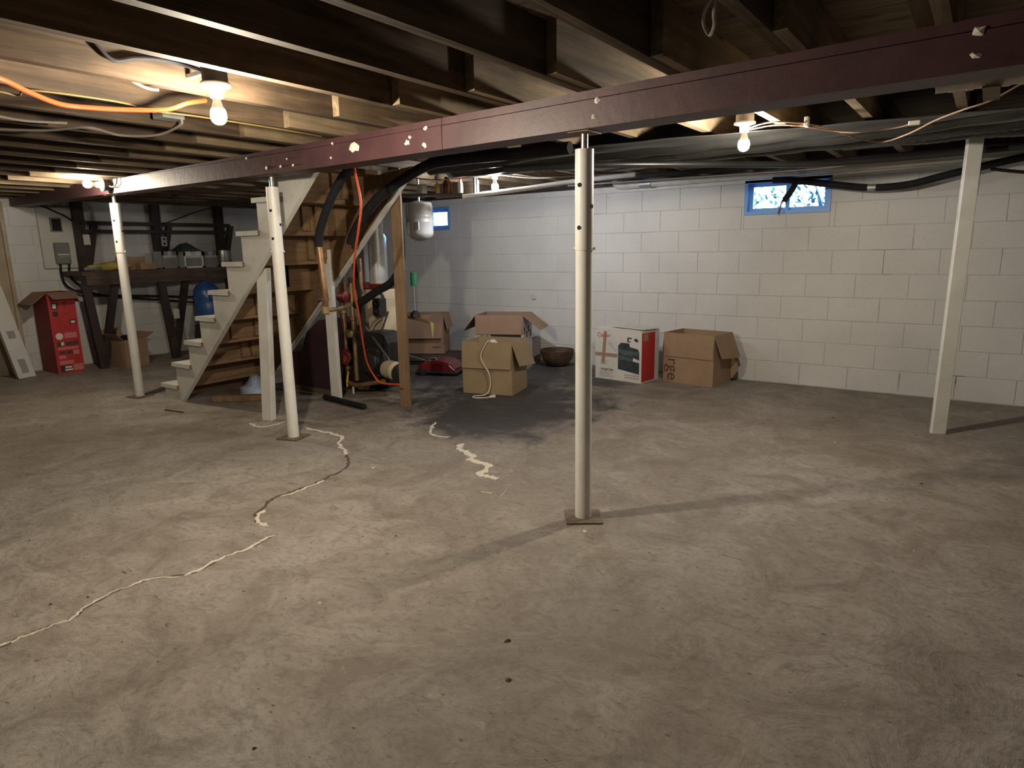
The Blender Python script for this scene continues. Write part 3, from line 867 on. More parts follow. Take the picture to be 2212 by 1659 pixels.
# white wrapped pipe, top right
wq = thing('wrapped_pipe', (0, 3.2, 1.86), 'white cloth wrapped pipe end under the beam at the top right', 'pipe')
cyl('pipe_run', (-.235, 3.17, 1.862), (.9, 3.26, 1.868), .026, M_PVC, wq)
for i in range(7):
    x = -.19 + i * .055
    cyl('wrap_band', (x, 3.17 + (x + .235) * .08, 1.862), (x + .022, 3.172 + (x + .235) * .08, 1.862), .0285, M_CHIPW, wq)
box('hanger_block', -.085, -.03, 3.13, 3.42, 1.828, 1.836, M_PLANK, wq)

# ------------------------------------------------------------------ cartons
def carton(name, label, origin, rotz, w, d, h, mat, flaps, inner=None, cat='box', th=.005, fmat_=None):
    """open carton; local x along the front, y to the back; flaps: (front, right, back, left) -> (length, angle from straight up, outward positive)"""
    t = thing(name, origin, label, cat, 'cartons on the basement floor', rotz)
    m = MB()
    m.box(0, w, 0, th, 0, h); m.box(0, w, d - th, d, 0, h)
    m.box(0, th, th, d - th, 0, h); m.box(w - th, w, th, d - th, 0, h)
    m.box(th, w - th, th, d - th, 0, th)
    m.build('carton_body', mat, t, local=True)
    for i, fl_ in enumerate(flaps):
        if not fl_: continue
        L, ang = fl_[0], math.radians(fl_[1])
        sk = fl_[2] if len(fl_) > 2 else 0.0
        base, along, out, ln = [((.003, 0, h), (1, 0, 0), (0, -1, 0), w - .006), ((w, .003, h), (0, 1, 0), (1, 0, 0), d - .006),
                                ((w - .003, d, h), (-1, 0, 0), (0, 1, 0), w - .006), ((0, d - .003, h), (0, -1, 0), (-1, 0, 0), d - .006)][i]
        base, along, out = Vector(base), Vector(along), Vector(out)
        up = Vector((0, 0, 1))
        dv = out * math.sin(ang) + up * math.cos(ang)
        nv = (out * math.cos(ang) - up * math.sin(ang)) * th
        p = [base, base + along * ln, base + along * (ln - .004) + dv * (L + sk), base + along * .004 + dv * (L - sk)]
        p = [q + nv * .1 for q in p]
        v = p + [q + nv for q in p]
        obj('flap', v, [(0, 1, 2, 3), (7, 6, 5, 4), (0, 4, 5, 1), (1, 5, 6, 2), (2, 6, 7, 3), (3, 7, 4, 0)], fmat_ or mat, t, local=True)
    return t
def FR(x, z):   # text on a carton front (facing -y), centre at x, z
    return Matrix.Translation((x, -.0012, z)) @ Matrix.Rotation(math.pi / 2, 4, 'X')
def plate(name, t, x0, x1, z0, z1, mat, e=.0012):
    return box(name, x0, x1, -e, -.0002, z0, z1, mat, t, local=True)

# tan open carton in the middle of the floor
ba = carton('open_carton', 'tan open carton standing on the sooty stain with a white cord over its side', (-3.795, 4.542, 0), .253, .48, .39, .47, M_CARDY,
            [(.235, 174), (.235, 160, .02), (.235, 176), (.235, 176)])
pts = [(.30, .12, .40), (.27, .02, .475), (.255, -.018, .474), (.20, -.036, .36), (.23, -.034, .27), (.275, -.030, .19), (.28, -.028, .08), (.25, -.06, .012), (.17, -.14, .008), (.20, -.20, .007), (.30, -.17, .008), (.33, -.14, .01)]
R_ = Matrix.Translation((-3.795, 4.542, 0)) @ Matrix.Rotation(.253, 4, 'Z')
cw = thing('white_cord', R_ @ Vector((.27, -.03, 0)), 'white electric cord hanging out of the tan carton to the floor', 'cord')
tube('cord', [R_ @ Vector(p) for p in pts], .005, M_CHIPW, cw)
cyl('plug', R_ @ Vector((.32, -.145, .012)), R_ @ Vector((.365, -.12, .014)), .011, M_CHIPW, cw, r1=.016, n=10)
lathe('cord_bundle', [(.01, 0), (.05, .01), (.045, .05), (.02, .075)], R_ @ Vector((.27, .08, .41)), (0, 0, 1), M_CHIPW, cw, n=12)
for i, (x, z, w, h) in enumerate(((.16, .20, .12, .01), (.20, .18, .09, .008), (.26, .20, .05, .012))):
    tag(plate('scuff_mark', ba, x, x + w, z, z + h, M_CARDR), 'dark scuff')

# printed white carton behind it
bb = carton('open_carton', 'white printed carton with folded brown flaps behind the tan carton', (-4.37, 5.46, 0), .36, .52, .42, .60, M_CARDR,
            [(.20, 172), (.24, 128), (.22, 172), (.22, 140)])
for (x0, x1, z0, z1, mt) in ((.0, .52, 0, .40, M_CARDW), (.17, .50, .31, .42, M_INK)):
    plate('print_panel', bb, x0, x1, z0, z1, mt, .001 if mt is M_CARDW else .0018)
for x in (.06, .12): plate('print_icon', bb, x, x + .025, .34, .385, M_INKB, .002)
box('print_panel', .5202, .5212, 0, .42, 0, .58, M_CARDW, bb, local=True)
for i in range(4): box('print_icon', .5212, .5218, .05 + i * .09, .10 + i * .09, .40 - .05 * (i % 2), .47 - .05 * (i % 2), M_INKB, bb, local=True)

# carton by the vacuum cleaner on a pallet
bc = carton('open_carton', 'brown carton with a drooping front flap standing on the wooden skid by the far wall', (-5.52, 5.52, .09), .52, .50, .36, .46, M_CARDR,
            [(.28, 166), (.18, 166), (.2, 174), (.2, 170)])
plate('print_panel', bc, .36, .46, .07, .085, M_INKB)
sk = thing('wood_skid', (-5.2, 5.75, 0), 'dark wooden skid of boards under the carton by the far wall', 'pallet', rotz=.40)
for i in range(5): box('board', -.55, .60, -.34 + i * .14, -.24 + i * .14, .055, .08, M_BENCH, sk, local=True)
for i in range(3): box('runner', -.5 + i * .5, -.44 + i * .5, -.34, .32, 0, .055, M_BENCH, sk, local=True)

# printer carton
pc = carton('printer_carton', 'white printer carton with a red end and brown tape beside the brown carton', (-3.106, 5.786, 0), -.126, .53, .315, .49, M_CARDW,
            [None, None, None, None])
ob = obj('flap', [(0, 0, .491), (.53, 0, .491), (.53, .31, .50), (.05, .31, .53), (0, 0, .496), (.53, 0, .496), (.53, .31, .505), (.05, .31, .535)],
         [(0, 1, 2, 3), (7, 6, 5, 4), (0, 4, 5, 1), (1, 5, 6, 2), (2, 6, 7, 3), (3, 7, 4, 0)], M_CARDW, pc, local=True)
obj('flap', [(.13, .31, .505), (.54, .315, .498), (.54, .03, .51), (.16, .06, .515), (.13, .31, .511), (.54, .315, .504), (.54, .03, .516), (.16, .06, .521)],
    [(0, 1, 2, 3), (7, 6, 5, 4), (0, 4, 5, 1), (1, 5, 6, 2), (2, 6, 7, 3), (3, 7, 4, 0)], M_CARDW, pc, local=True)
box('red_panel', .5301, .5312, .0, .235, .012, .478, M_RED, pc, local=True)
box('tape_patch', .5312, .532, .03, .11, .40, .47, M_TAPE, pc, local=True)
text('printed_text', 'Canon', .034, M_INKR, pc, Matrix.Translation((.5324, .155, .435)) @ Matrix.Rotation(math.pi / 2, 4, 'Z') @ Matrix.Rotation(math.pi / 2, 4, 'X'))
text('printed_text', 'Canon', .058, M_INKR, pc, FR(.10, .435))
plate('tape_strip', pc, .0, .26, .225, .262, M_TAPE)
tp = box('tape_strip', -.019, .019, -.0016, -.0004, -.16, .16, M_TAPE, pc, local=True)
tp.location = (.105, 0, .315); tp.rotation_euler = (0, .08, 0)
prt = [(.268, .115), (.505, .085), (.505, .29), (.49, .325), (.40, .34), (.39, .375), (.30, .375), (.268, .345)]
prism('printer_picture', prt, 'y', -.0016, -.0004, M_TEAL, pc, local=True)
prism('printer_picture', [(.272, .315), (.495, .295), (.50, .262), (.40, .25), (.30, .265), (.272, .28)], 'y', -.0022, -.0016, M_TEAL2, pc, local=True)
prism('printer_picture', [(.272, .215), (.42, .20), (.43, .225), (.29, .255), (.272, .25)], 'y', -.0022, -.0016, M_TEAL2, pc, local=True)
prism('printer_picture', [(.435, .205), (.515, .195), (.515, .215), (.45, .235), (.51, .22), (.44, .24)], 'y', -.003, -.0022, M_CARDW, pc, local=True)
for (x0, x1, z0, z1) in ((.37, .385, .385, .43), (.385, .41, .385, .395), (.375, .42, .418, .43)): plate('printed_mark', pc, x0, x1, z0, z1, M_INK)
prism('printed_mark', [(.445, .405), (.475, .39), (.495, .405), (.475, .425), (.45, .425)], 'y', -.0014, -.0004, M_TEAL, pc, local=True)
text('printed_text', 'imageClass', .034, M_INK, pc, FR(.14, .10))
for i in range(5): plate('printed_line', pc, .05, .22 - .02 * (i % 3), .075 - i * .013, .079 - i * .013, M_INKG)
for i in range(4): plate('printed_line', pc, .06, .15 - .015 * (i % 2), .185 - i * .013, .189 - i * .013, M_INKG)
for r in range(2):
    for i in range(7): plate('printed_icon', pc, .345 + i * .024, .360 + i * .024, .034 + r * .024, .047 + r * .024, M_INKG)
cyl('printed_icon', (.315, -.0014, .05), (.315, -.0004, .05), .022, M_CHIPW, pc, local=True)
for i in range(3):
    tube('pen_scribble', [(.15 + .03 * i, -.0012, .385 - .035 * i), (.165 + .03 * i, -.0012, .345 - .03 * i), (.18 + .03 * i, -.0012, .375 - .03 * i), (.19 + .03 * i, -.0012, .34 - .03 * i)], .0014, M_INKG, pc, n=5, local=True)

# big brown carton by the wall
bl = carton('open_carton', 'open brown carton against the block wall, lettered down its front edge', (-2.462, 5.961, 0), -.147, .518, .36, .475, M_CARD,
            [(.225, 177), (.235, 158, .015), (.21, 176), (.2, 174)])
text('printed_text', 'rge', .17, M_INKB, bl, FR(.10, .125) @ Matrix.Rotation(-math.pi / 2, 4, 'Z'))
# its torn rear flap
obj('flap_scrap', [(.50, .355, .26), (.58, .345, .24), (.60, .34, .13), (.54, .35, .04), (.505, .36, .03), (.50, .362, .26), (.58, .352, .24), (.60, .347, .13), (.54, .357, .04), (.505, .367, .03)],
    [(0, 1, 2, 3, 4), (9, 8, 7, 6, 5)] + [(i, 5 + i, 5 + (i + 1) % 5, (i + 1) % 5) for i in range(5)], M_CARD, bl, local=True)

# clay bowl
bw = thing('clay_bowl', (-3.79, 6.17, 0), 'brown clay bowl tilted against the far wall beside the middle post', 'bowl')
lathe('bowl_body', [(.07, 0), (.12, .02), (.165, .075), (.185, .15), (.19, .175), (.178, .175), (.165, .15), (.14, .08), (.08, .03)], (-3.79, 6.17, .002), (0, 0, 1), M_BOWL, bw, n=28)
torus = tube('rim', [Vector((-3.79 + .184 * math.cos(a * .4488), 6.17 + .184 * math.sin(a * .4488), .176)) for a in range(15)], .008, M_BOWL, bw, n=6, per=3)

# tall red carton and its neighbours by the end wall
rb = carton('red_carton', 'tall red printed carton with open brown flaps standing by the end wall', (-8.33, 2.965, 0), math.pi / 2 + .0, .27, .38, .90, M_REDD,
            [(.16, 114), (.13, 155), (.16, 172), (.20, 128)], fmat_=M_CARDR)
plate('print_panel', rb, .0, .27, .0, .90, M_RED, .001)
for (x0, x1, z0, z1, mt) in ((.035, .075, .815, .855, M_INK), (.03, .095, .715, .79, M_INK), (.035, .085, .635, .69, M_INK), (.19, .25, .54, .59, M_INK),
                             (.115, .24, .39, .45, M_PINK), (.03, .10, .30, .355, M_INKB), (.115, .245, .305, .35, M_INKB), (.03, .24, .265, .29, M_PINK), (.045, .10, .215, .245, M_INKB),
                             (.11, .17, .215, .245, M_INKB), (.18, .24, .20, .25, M_PINK), (.03, .10, .165, .20, M_PINK), (.03, .17, .10, .14, M_PINK), (.03, .15, .015, .085, M_INK), (.16, .26, .02, .09, M_PINK), (.09, .19, .825, .845, M_PINK)):
    plate('printed_mark', rb, x0, x1, z0, z1, mt, .0018)
for (x0, x1, z0, z1) in ((.045, .065, .825, .845), (.04, .075, .725, .775), (.20, .24, .552, .578), (.07, .15, .025, .045), (.075, .145, .055, .075), (.07, .098, .31, .35)): plate('printed_mark', rb, x0, x1, z0, z1, M_CHIPW, .0025)
cyl('printed_mark', (.065, -.0018, .415), (.065, -.0004, .415), .038, M_CHIPW, rb, local=True)
for (x, z, w, h) in ((.14, .76, .04, .035), (.15, .72, .02, .04), (.14, .65, .05, .015), (.13, .50, .015, .03)): plate('printed_mark', rb, x, x + w, z, z + h, M_REDD, .0018)
lb = thing('leaning_carton', (-8.42, 2.70, 0), 'long thin white carton leaning on the plywood at the left edge', 'box')
v = [(-8.36, 2.60, 0.004), (-8.42, 2.78, 0.004), (-8.50, 2.78, 0.02), (-8.44, 2.60, 0.02)]
top = [(x - .15, y - .14, z + 1.02) for x, y, z in v]
obj('carton_body', v + top, [(0, 1, 2, 3), (7, 6, 5, 4), (0, 4, 5, 1), (1, 5, 6, 2), (2, 6, 7, 3), (3, 7, 4, 0)], M_CARDW, lb)
def onlean(s, t_, e=.0015):
    a = Vector(v[0]).lerp(Vector(v[1]), s); b = Vector(top[0]).lerp(Vector(top[1]), s)
    return a.lerp(b, t_) + Vector((e, e * .35, e * .1))
for (s0, s1, t0, t1, mt) in ((.15, .45, .86, .89, M_INKR), (.30, .72, .42, .50, M_INKG), (.3, .7, .05, .2, M_INKG), (0, 1, .965, .975, M_INKG)):
    q = [onlean(s0, t0), onlean(s1, t0), onlean(s1, t1), onlean(s0, t1)]
    q2 = [onlean(s0, t0, .003), onlean(s1, t0, .003), onlean(s1, t1, .003), onlean(s0, t1, .003)]
    obj('printed_mark', q + q2, [(0, 1, 2, 3), (7, 6, 5, 4), (0, 4, 5, 1), (1, 5, 6, 2), (2, 6, 7, 3), (3, 7, 4, 0)], mt, lb)
ply = thing('plywood_sheet', (-8.75, 2.0, 0), 'pale plywood sheet standing against the end wall at the left edge', 'plywood')
box('panel', -8.79, -8.76, 1.55, 2.83, 0, 1.88, M_WPLY, ply)
box('edge_batten', -8.76, -8.735, 2.79, 2.83, 0, 1.88, M_WPLY, ply)
sb = carton('small_carton', 'small open carton on the floor under the workbench', (-8.05, 3.57, 0), math.pi / 2 + .18, .29, .40, .32, M_CARD,
            [(.0, 0) and None, (.12, 60), (.12, 30), (.1, 40)])
lathe('black_bag', [(.02, .0), (.10, .02), (.09, .08), (.03, .12)], (.15, .18, .24), (0, 0, 1), M_BLACK, sb, n=9, local=True)

# ------------------------------------------------------------------ electric panel on the end wall
ep = thing('breaker_box', (-8.77, 3.32, 1.15), 'tall grey electric panel with a dark meter opening on the end wall', 'electric panel')
box('panel_board', XL + .003, -8.755, 3.15, 3.50, 1.15, 1.84, M_PANEL, ep, bev=.006)
box('meter_window', -8.755, -8.735, 3.26, 3.38, 1.56, 1.72, M_PANELG, ep, bev=.004)
box('meter_glass', -8.736, -8.730, 3.275, 3.365, 1.575, 1.705, M_HOLE, ep)
bx_ = box('breaker_cover', -8.755, -8.70, 3.26, 3.41, 1.20, 1.44, M_PANELG, ep, bev=.008)
box('cover_handle', -8.70, -8.69, 3.29, 3.39, 1.27, 1.285, M_STEEL, bx_)
box('label_strip', -8.701, -8.697, 3.28, 3.40, 1.30, 1.312, M_CHIPW, bx_)
for i, yy in enumerate((3.30, 3.39)):
    tube('conduit', [(-8.73, yy, 1.21), (-8.73, yy, 1.05), (-8.72, yy + .05 + .05 * i, .93), (-8.70, yy + .25, .83), (-8.70, 3.9, .80 - .02 * i), (-8.70, 4.4, .76 - .05 * i), (-8.70, 5.0, .70 - .08 * i)], .012, M_BLACK, ep)
tube('service_cable', [(-8.74, 3.1, 1.90), (-8.735, 3.3, 1.80), (-8.73, 3.45, 1.72), (-8.72, 3.56, 1.60)], .009, M_BLACK, ep)

# ------------------------------------------------------------------ workbench along the end wall
wk = thing('workbench', (-8.4, 4.3, 0), 'dark brown workbench with braced legs along the end wall', 'workbench')
XF = -8.20
box('bench_top', XL + .03, XF, 3.30, 6.2, 1.07, 1.115, M_BENCH, wk)
box('front_apron', XF - .045, XF - .005, 3.34, 6.2, .96, 1.07, M_BENCH, wk)
for y0 in (3.40, 4.25, 5.15):
    stick('leg', (XF - .07, y0 + .02, .0), (XF - .07, y0 - .06, .97), .09, .05, M_BROWN, wk, up=(1, 0, 0))
    stick('brace', (XF - .10, y0 + .04, .05), (XF - .10, y0 + .27, .97), .08, .045, M_BROWN, wk, up=(1, 0, 0))
for y0 in (3.53, 4.42, 5.28):
    box('upright', -8.72, -8.63, y0 - .05, y0 + .05, 1.115, 1.905, M_BROWN, wk)
    stick('knee_brace', (-8.66, y0 + .03, 1.16), (-8.62, y0 + .14, 1.66), .07, .045, M_BROWN, wk, up=(1, 0, 0))
for z in (1.57, 1.665): box('rail', -8.65, -8.60, 3.53, 5.4, z - .02, z + .02, M_BROWN, wk)
def outlet(y, z, label, sockets=True, x=-8.61):
    t = thing('outlet', (x, y, z), label, 'outlet')
    box('cover_plate', x, x + .02, y - .035, y + .035, z - .06, z + .06, M_PANEL, t, bev=.003)
    if sockets:
        for dz in (-.028, .028): cyl('socket', (x + .019, y, z + dz), (x + .022, y, z + dz), .014, M_HOLE, t, n=12)
    return t
outlet(3.55, 1.47, 'white blank outlet plate on the bench upright nearest the electric panel', False, x=-8.585)
outlet(4.46, 1.45, 'white double outlet on the middle bench upright')
outlet(4.30, .56, 'white outlet plate on the bench leg below the worktop', False, x=-8.21)
cable('hanging_wire', [(-8.58, 4.45, 1.66), (-8.55, 4.6, 1.72), (-8.5, 4.9, 1.83), (-8.45, 5.15, 1.905)], .006, M_BLACK, 'thin black wire slanting up from the bench rail to the joists')

# things on the bench
def bin_(x, y, w, d, h, label, z=1.115, front=True):
    t = thing('storage_bin', (x, y, z), label, 'bin', 'clear bins on the workbench')
    th = .004
    m = MB()
    x0, x1, y0, y1 = x - d / 2, x + d / 2, y - w / 2, y + w / 2
    m.box(x0, x1, y0, y0 + th, z, z + h); m.box(x0, x1, y1 - th, y1, z, z + h); m.box(x0, x0 + th, y0, y1, z, z + h); m.box(x1 - th, x1, y0, y1, z, z + h); m.box(x0, x1, y0, y1, z, z + th)
    m.build('bin_body', M_CLEAR, t)
    m = MB()
    for q in ((x1, x1 + .008, y0, y0 + .02, z, z + h), (x1, x1 + .008, y1 - .02, y1, z, z + h), (x1, x1 + .008, y0, y1, z, z + .018), (x1, x1 + .008, y0, y0 + w * .36, z + h - .05, z + h), (x1, x1 + .008, y1 - w * .36, y1, z + h - .05, z + h)): m.box(*q)
    m.build('bin_rim', M_WHITE if front else M_PANELG, t)
    box('contents', x0 + .01, x1 + .001, y0 + .022, y1 - .022, z + .02, z + h * .62, M_PANELG, t)
    return t
bin_(-8.33, 4.60, .25, .26, .20, 'clear drawer bin with a white rim on the workbench, under the green cloth')
bin_(-8.42, 4.36, .20, .22, .21, 'cloudy plastic bin on the workbench left of the white rimmed bin', front=False)
bin_(-8.36, 4.86, .20, .22, .20, 'smoky plastic bin on the workbench right of the white rimmed bin', front=False)
gc = thing('green_cloth', (-8.34, 4.56, 1.32), 'dark green cloth heaped on the white rimmed bin', 'cloth')
rnd = random.Random(5); v = []; f = []; n, m_ = 18, 10
for i in range(n + 1):
    for j in range(m_ + 1):
        a, b = i / n, j / m_
        z = 1.322 + .095 * math.sin(math.pi * a) * math.sin(math.pi * b) + rnd.uniform(-.012, .012) * math.sin(math.pi * a)
        v.append((-8.47 + .27 * b, 4.42 + .32 * a, max(z, 1.319)))
for i in range(n):
    for j in range(m_):
        q = i * (m_ + 1) + j; f.append((q, q + 1, q + m_ + 2, q + m_ + 1))
go = obj('cloth_heap', v, f, M_GREEN, gc, smooth=True); go.modifiers.new('t', 'SOLIDIFY').thickness = .004
pn = thing('metal_pot', (-8.36, 5.08, 1.115), 'shiny metal pot at the right end of the workbench', 'pot')
lathe('pot_body', [(.10, 0), (.105, .01), (.105, .20), (.112, .205), (.112, .212), (.10, .212), (.098, .03)], (-8.36, 5.10, 1.116), (0, 0, 1), M_STEEL, pn, n=24)
for i, (y, z, w, d, h, lab) in enumerate(((3.93, 1.115, .28, .12, .15, 'flat brown box standing up on the workbench'), (4.02, 1.115, .18, .13, .075, 'small pinkish brown box lying on the workbench front'))):
    t = thing('small_box', (-8.4 + .12 * i, y, z), lab, 'box')
    box('box_body', -8.46 + .16 * i, -8.46 + d + .16 * i, y - w / 2, y + w / 2, z, z + h, M_CARDR, t, bev=.004)
    box('box_lid', -8.462 + .16 * i, -8.458 + d + .16 * i, y - w / 2 - .002, y + w / 2 + .002, z + h * .8, z + h + .003, M_CARD, t)
ys = thing('yellow_bundle', (-8.33, 3.68, 1.115), 'mustard yellow and grey rolled bundle lying on the workbench', 'bundle')
tube('roll', [(-8.33, 3.42, 1.15), (-8.33, 3.58, 1.155), (-8.32, 3.75, 1.17), (-8.33, 3.88, 1.165)], lambda s: .03 + .02 * math.sin(math.pi * s), M_MUSTARD, ys, n=12)
tube('strap', [(-8.33, 3.38, 1.14), (-8.31, 3.46, 1.145), (-8.30, 3.55, 1.15)], .022, M_PANELG, ys, n=10)
# blue jug under the bench
bj = thing('water_jug', (-8.30, 4.82, .0), 'large blue plastic water jug on a stand under the workbench', 'jug')
lathe('jug_body', [(.10, .40), (.15, .41), (.155, .46), (.148, .50), (.155, .54), (.155, .66), (.148, .69), (.155, .72), (.15, .84), (.11, .90), (.05, .925), (.03, .95)], (-8.06, 4.64, 0), (0, 0, 1), M_BLUE, bj, n=24)
box('jug_stand', -8.19, -7.93, 4.51, 4.77, .0, .40, M_BROWN, bj)
tube('jug_handle', [(-7.92, 4.60, .82), (-7.88, 4.59, .84), (-7.88, 4.59, .74), (-7.91, 4.60, .72)], .012, M_BLUE, bj)

# ------------------------------------------------------------------ boiler
bo = thing('boiler', (-4.5, 4.5, 0), 'cream enamel boiler with a black burner cover behind the stairs', 'boiler')
box('jacket', -4.95, -4.50, 4.28, 4.52, .07, .94, M_CREAM, bo, bev=.012)
box('top_cover', -4.96, -4.49, 4.26, 4.53, .94, .985, M_REDMETAL, bo, bev=.008)
box('plinth', -4.9, -4.54, 4.32, 4.48, 0, .07, M_IRON, bo)
# rounded black burner door
pol = [(-4.66, .10), (-4.26, .10), (-4.26, .48), (-4.30, .545), (-4.37, .57), (-4.53, .57), (-4.62, .545), (-4.66, .48)]
prism('burner_cover', pol, 'y', 4.08, 4.285, M_IRON, bo)
fl_ = lathe('burner_flange', [(.15, 0), (.155, .012), (.15, .03), (.10, .045), (.085, .10), (.07, .105)], (-4.42, 4.08, .30), (0, -1, 0), M_IRON, bo, n=24)
for k in range(6):
    a = k * math.pi / 3
    cyl('bolt', (-4.42 + .125 * math.cos(a), 4.055, .30 + .125 * math.sin(a)), (-4.42 + .125 * math.cos(a), 4.042, .30 + .125 * math.sin(a)), .009, M_STEEL, fl_, n=6)
lathe('blower_motor', [(.05, 0), (.075, .005), (.08, .03), (.08, .15), (.06, .17), (.02, .18)], (-4.20, 4.0, .27), (1, -.25, 0), M_CREAM, bo, n=20)
lathe('fan_wheel', [(.06, 0), (.085, .005), (.085, .05), (.05, .06)], (-4.02, 3.97, .25), (1, -.25, 0), M_IRON, bo, n=20)
gg = lathe('gauge', [(.045, 0), (.048, .006), (.048, .03), (.040, .034)], (-4.52, 4.28, .86), (0, -1, 0), M_IRON, bo, n=22)
cyl('gauge_face', (-4.52, 4.247, .86), (-4.52, 4.2435, .86), .037, M_PANEL, gg, n=22)
box('control_box', -4.55, -4.45, 4.19, 4.28, .70, .86, M_IRON, bo, bev=.008)
for z in (.74, .81): cyl('control_knob', (-4.50, 4.19, z), (-4.50, 4.165, z), .02, M_HOLE, bo, n=14)
tube('burner_wire', [(-4.42, 4.23, .70), (-4.52, 4.2, .66), (-4.56, 4.17, .60), (-4.50, 4.13, .50)], .007, M_GREYC, bo)
stick('brace_rod', (-4.62, 4.14, .62), (-4.15, 3.98, .36), .014, .014, M_STEEL, bo)
stick('brace_rod', (-4.25, 4.1, .76), (-4.42, 4.14, .52), .012, .012, M_STEEL, bo)
box('yellow_tag', -4.46, -4.40, 4.085, 4.09, .13, .175, M_LABELY, bo)
box('white_tag', -4.62, -4.54, 4.095, 4.10, .46, .475, M_CHIPW, bo)
# flue pipe up to the joists
cyl('flue_pipe', (-4.68, 4.40, .985), (-4.68, 4.40, 1.90), .075, M_GREYBOX, bo, n=20)

# copper manifold left of the boiler
mf = thing('pipe_manifold', (-4.7, 4.05, 0), 'upright copper pipes with valves and a red pump beside the white post', 'pipes')
for i, (x, z0, z1, r, mt) in enumerate(((-4.80, .06, 1.30, .028, M_COPPER), (-4.70, .10, 1.05, .024, M_BRASS), (-4.60, .02, 1.22, .018, M_COPPER), (-4.88, .3, 1.0, .02, M_COPPER))):
    cyl('riser_pipe', (x, 4.06 + .03 * i, z0), (x, 4.06 + .03 * i, z1), r, mt, mf, n=14)
pump = lathe('pump', [(.05, 0), (.07, .01), (.072, .09), (.055, .10), (.05, .13)], (-4.80, 4.05, .33), (.6, -.8, 0), M_REDMETAL, mf, n=18)
lathe('pump_motor', [(.045, 0), (.05, .01), (.05, .08), (.03, .09)], (-4.88, 4.10, .33), (-.9, .2, 0), M_IRON, mf, n=16)
lathe('air_scoop', [(.02, 0), (.045, .015), (.05, .04), (.045, .065), (.02, .08)], (-4.72, 4.06, .50), (0, 0, 1), M_BRASS, mf, n=14)
lathe('zone_valve', [(.03, 0), (.05, .01), (.05, .09), (.03, .10)], (-4.78, 4.02, .88), (1, 0, 0), M_REDMETAL, mf, n=14)
lathe('flow_meter', [(.035, 0), (.05, .03), (.055, .09), (.04, .14)], (-4.79, 4.02, 1.02), (0, 0, 1), M_PANELG, mf, n=14)
for (x, z) in ((-4.80, .20), (-4.70, .66), (-4.60, .32), (-4.80, .72), (-4.60, .86)):
    lathe('fitting', [(.028, 0), (.036, .006), (.036, .034), (.028, .04)], (x, 4.06 + .03 * round((x + 4.8) * 10), z), (0, 0, 1), M_BRASS, mf, n=8)
for (p0, p1) in (((-4.86, 4.02, .60), (-4.80, 3.99, .47)), ((-4.70, 3.99, .20), (-4.715, 3.98, .06))):
    tube('valve_handle', [p0, Vector(p0).lerp(Vector(p1), .6) + Vector((-.008, 0, 0)), p1], .009, M_YHANDLE, mf, n=6)
tube('return_pipe', [(-4.72, 4.0, .09), (-4.60, 3.99, .085), (-4.45, 4.02, .11), (-4.3, 4.08, .14)], .022, M_COPPER, mf, n=12)
cyl('drain_valve', (-4.64, 3.985, .0), (-4.64, 3.985, .085), .010, M_CHIPW, mf, n=8)
tube('spigot', [(-4.66, 3.66, .90), (-4.60, 3.66, .905), (-4.54, 3.70, .89)], .007, M_STEEL, mf, n=6)
box('blue_tag', -4.60, -4.57, 3.86, 3.865, 1.02, 1.22, M_PALEBLUE, mf)

# black insulated hoses over the stairs
def hose(pts, r, label, mat=M_BLACK, cat='hose'):
    o = tube('insulated_hose', pts, r, mat, n=14); return tag(o, label, cat)
hose([(-3.40, 3.15, 1.89), (-3.54, 3.15, 1.835), (-3.68, 3.15, 1.735), (-3.79, 3.15, 1.61), (-3.88, 3.15, 1.48), (-3.925, 3.15, 1.39), (-3.935, 3.15, 1.32)], .030, 'black foam covered pipe curving down under the stairs, left of the orange cord')
hose([(-2.12, 3.61, 1.868), (-2.4, 3.61, 1.87), (-2.7, 3.62, 1.875), (-3.0, 3.62, 1.88), (-3.25, 3.62, 1.87), (-3.49, 3.62, 1.80), (-3.78, 3.62, 1.68), (-3.98, 3.62, 1.53), (-4.10, 3.62, 1.40), (-4.13, 3.62, 1.34)], .037, 'black foam covered pipe arching over the far stair stringer')
hose([(-3.97, 3.98, 1.90), (-3.96, 4.0, 1.6), (-3.96, 4.0, 1.25), (-3.99, 3.98, 1.10), (-4.07, 3.96, 1.01), (-4.22, 3.95, .945), (-4.40, 3.93, .85), (-4.47, 3.92, .82)], .034, 'black foam covered pipe bending down behind the brown post')
hose([(-4.70, 4.12, 1.50), (-4.66, 4.12, 1.1), (-4.60, 4.1, .9), (-4.57, 4.08, .60), (-4.57, 4.06, .50)], .026, 'straight black pipe standing between the copper pipes and boiler')
cp = thing('copper_pipe', (-3.93, 3.17, .86), 'reddish copper pipe coming out of the foam under the stairs', 'pipe')
tube('pipe_run', [(-3.935, 3.15, 1.33), (-3.915, 3.15, 1.1), (-3.915, 3.16, .95), (-3.94, 3.17, .87)], .022, M_COPPER, cp, n=12)
lathe('elbow_fitting', [(.02, 0), (.03, .01), (.03, .06), (.02, .07)], (-3.94, 3.17, .83), (0, 0, 1), M_BRASS, cp, n=10)
tube('branch_pipe', [(-3.94, 3.17, .86), (-4.10, 3.42, .845), (-4.32, 3.70, .835), (-4.55, 3.98, .83)], .016, M_BRASS, cp, n=10, curve=False)
oc = tube('extension_cord', [(-3.31, 2.96, 1.90), (-3.30, 2.96, 1.80), (-3.27, 2.97, 1.58), (-3.34, 3.0, 1.42), (-3.51, 3.1, 1.23), (-3.67, 3.22, 1.02), (-3.785, 3.35, .82), (-3.93, 3.5, .6), (-4.03, 3.62, .40), (-4.04, 3.70, .27), (-3.98, 3.72, .215), (-3.80, 3.75, .215)], .0075, M_ORANGE)
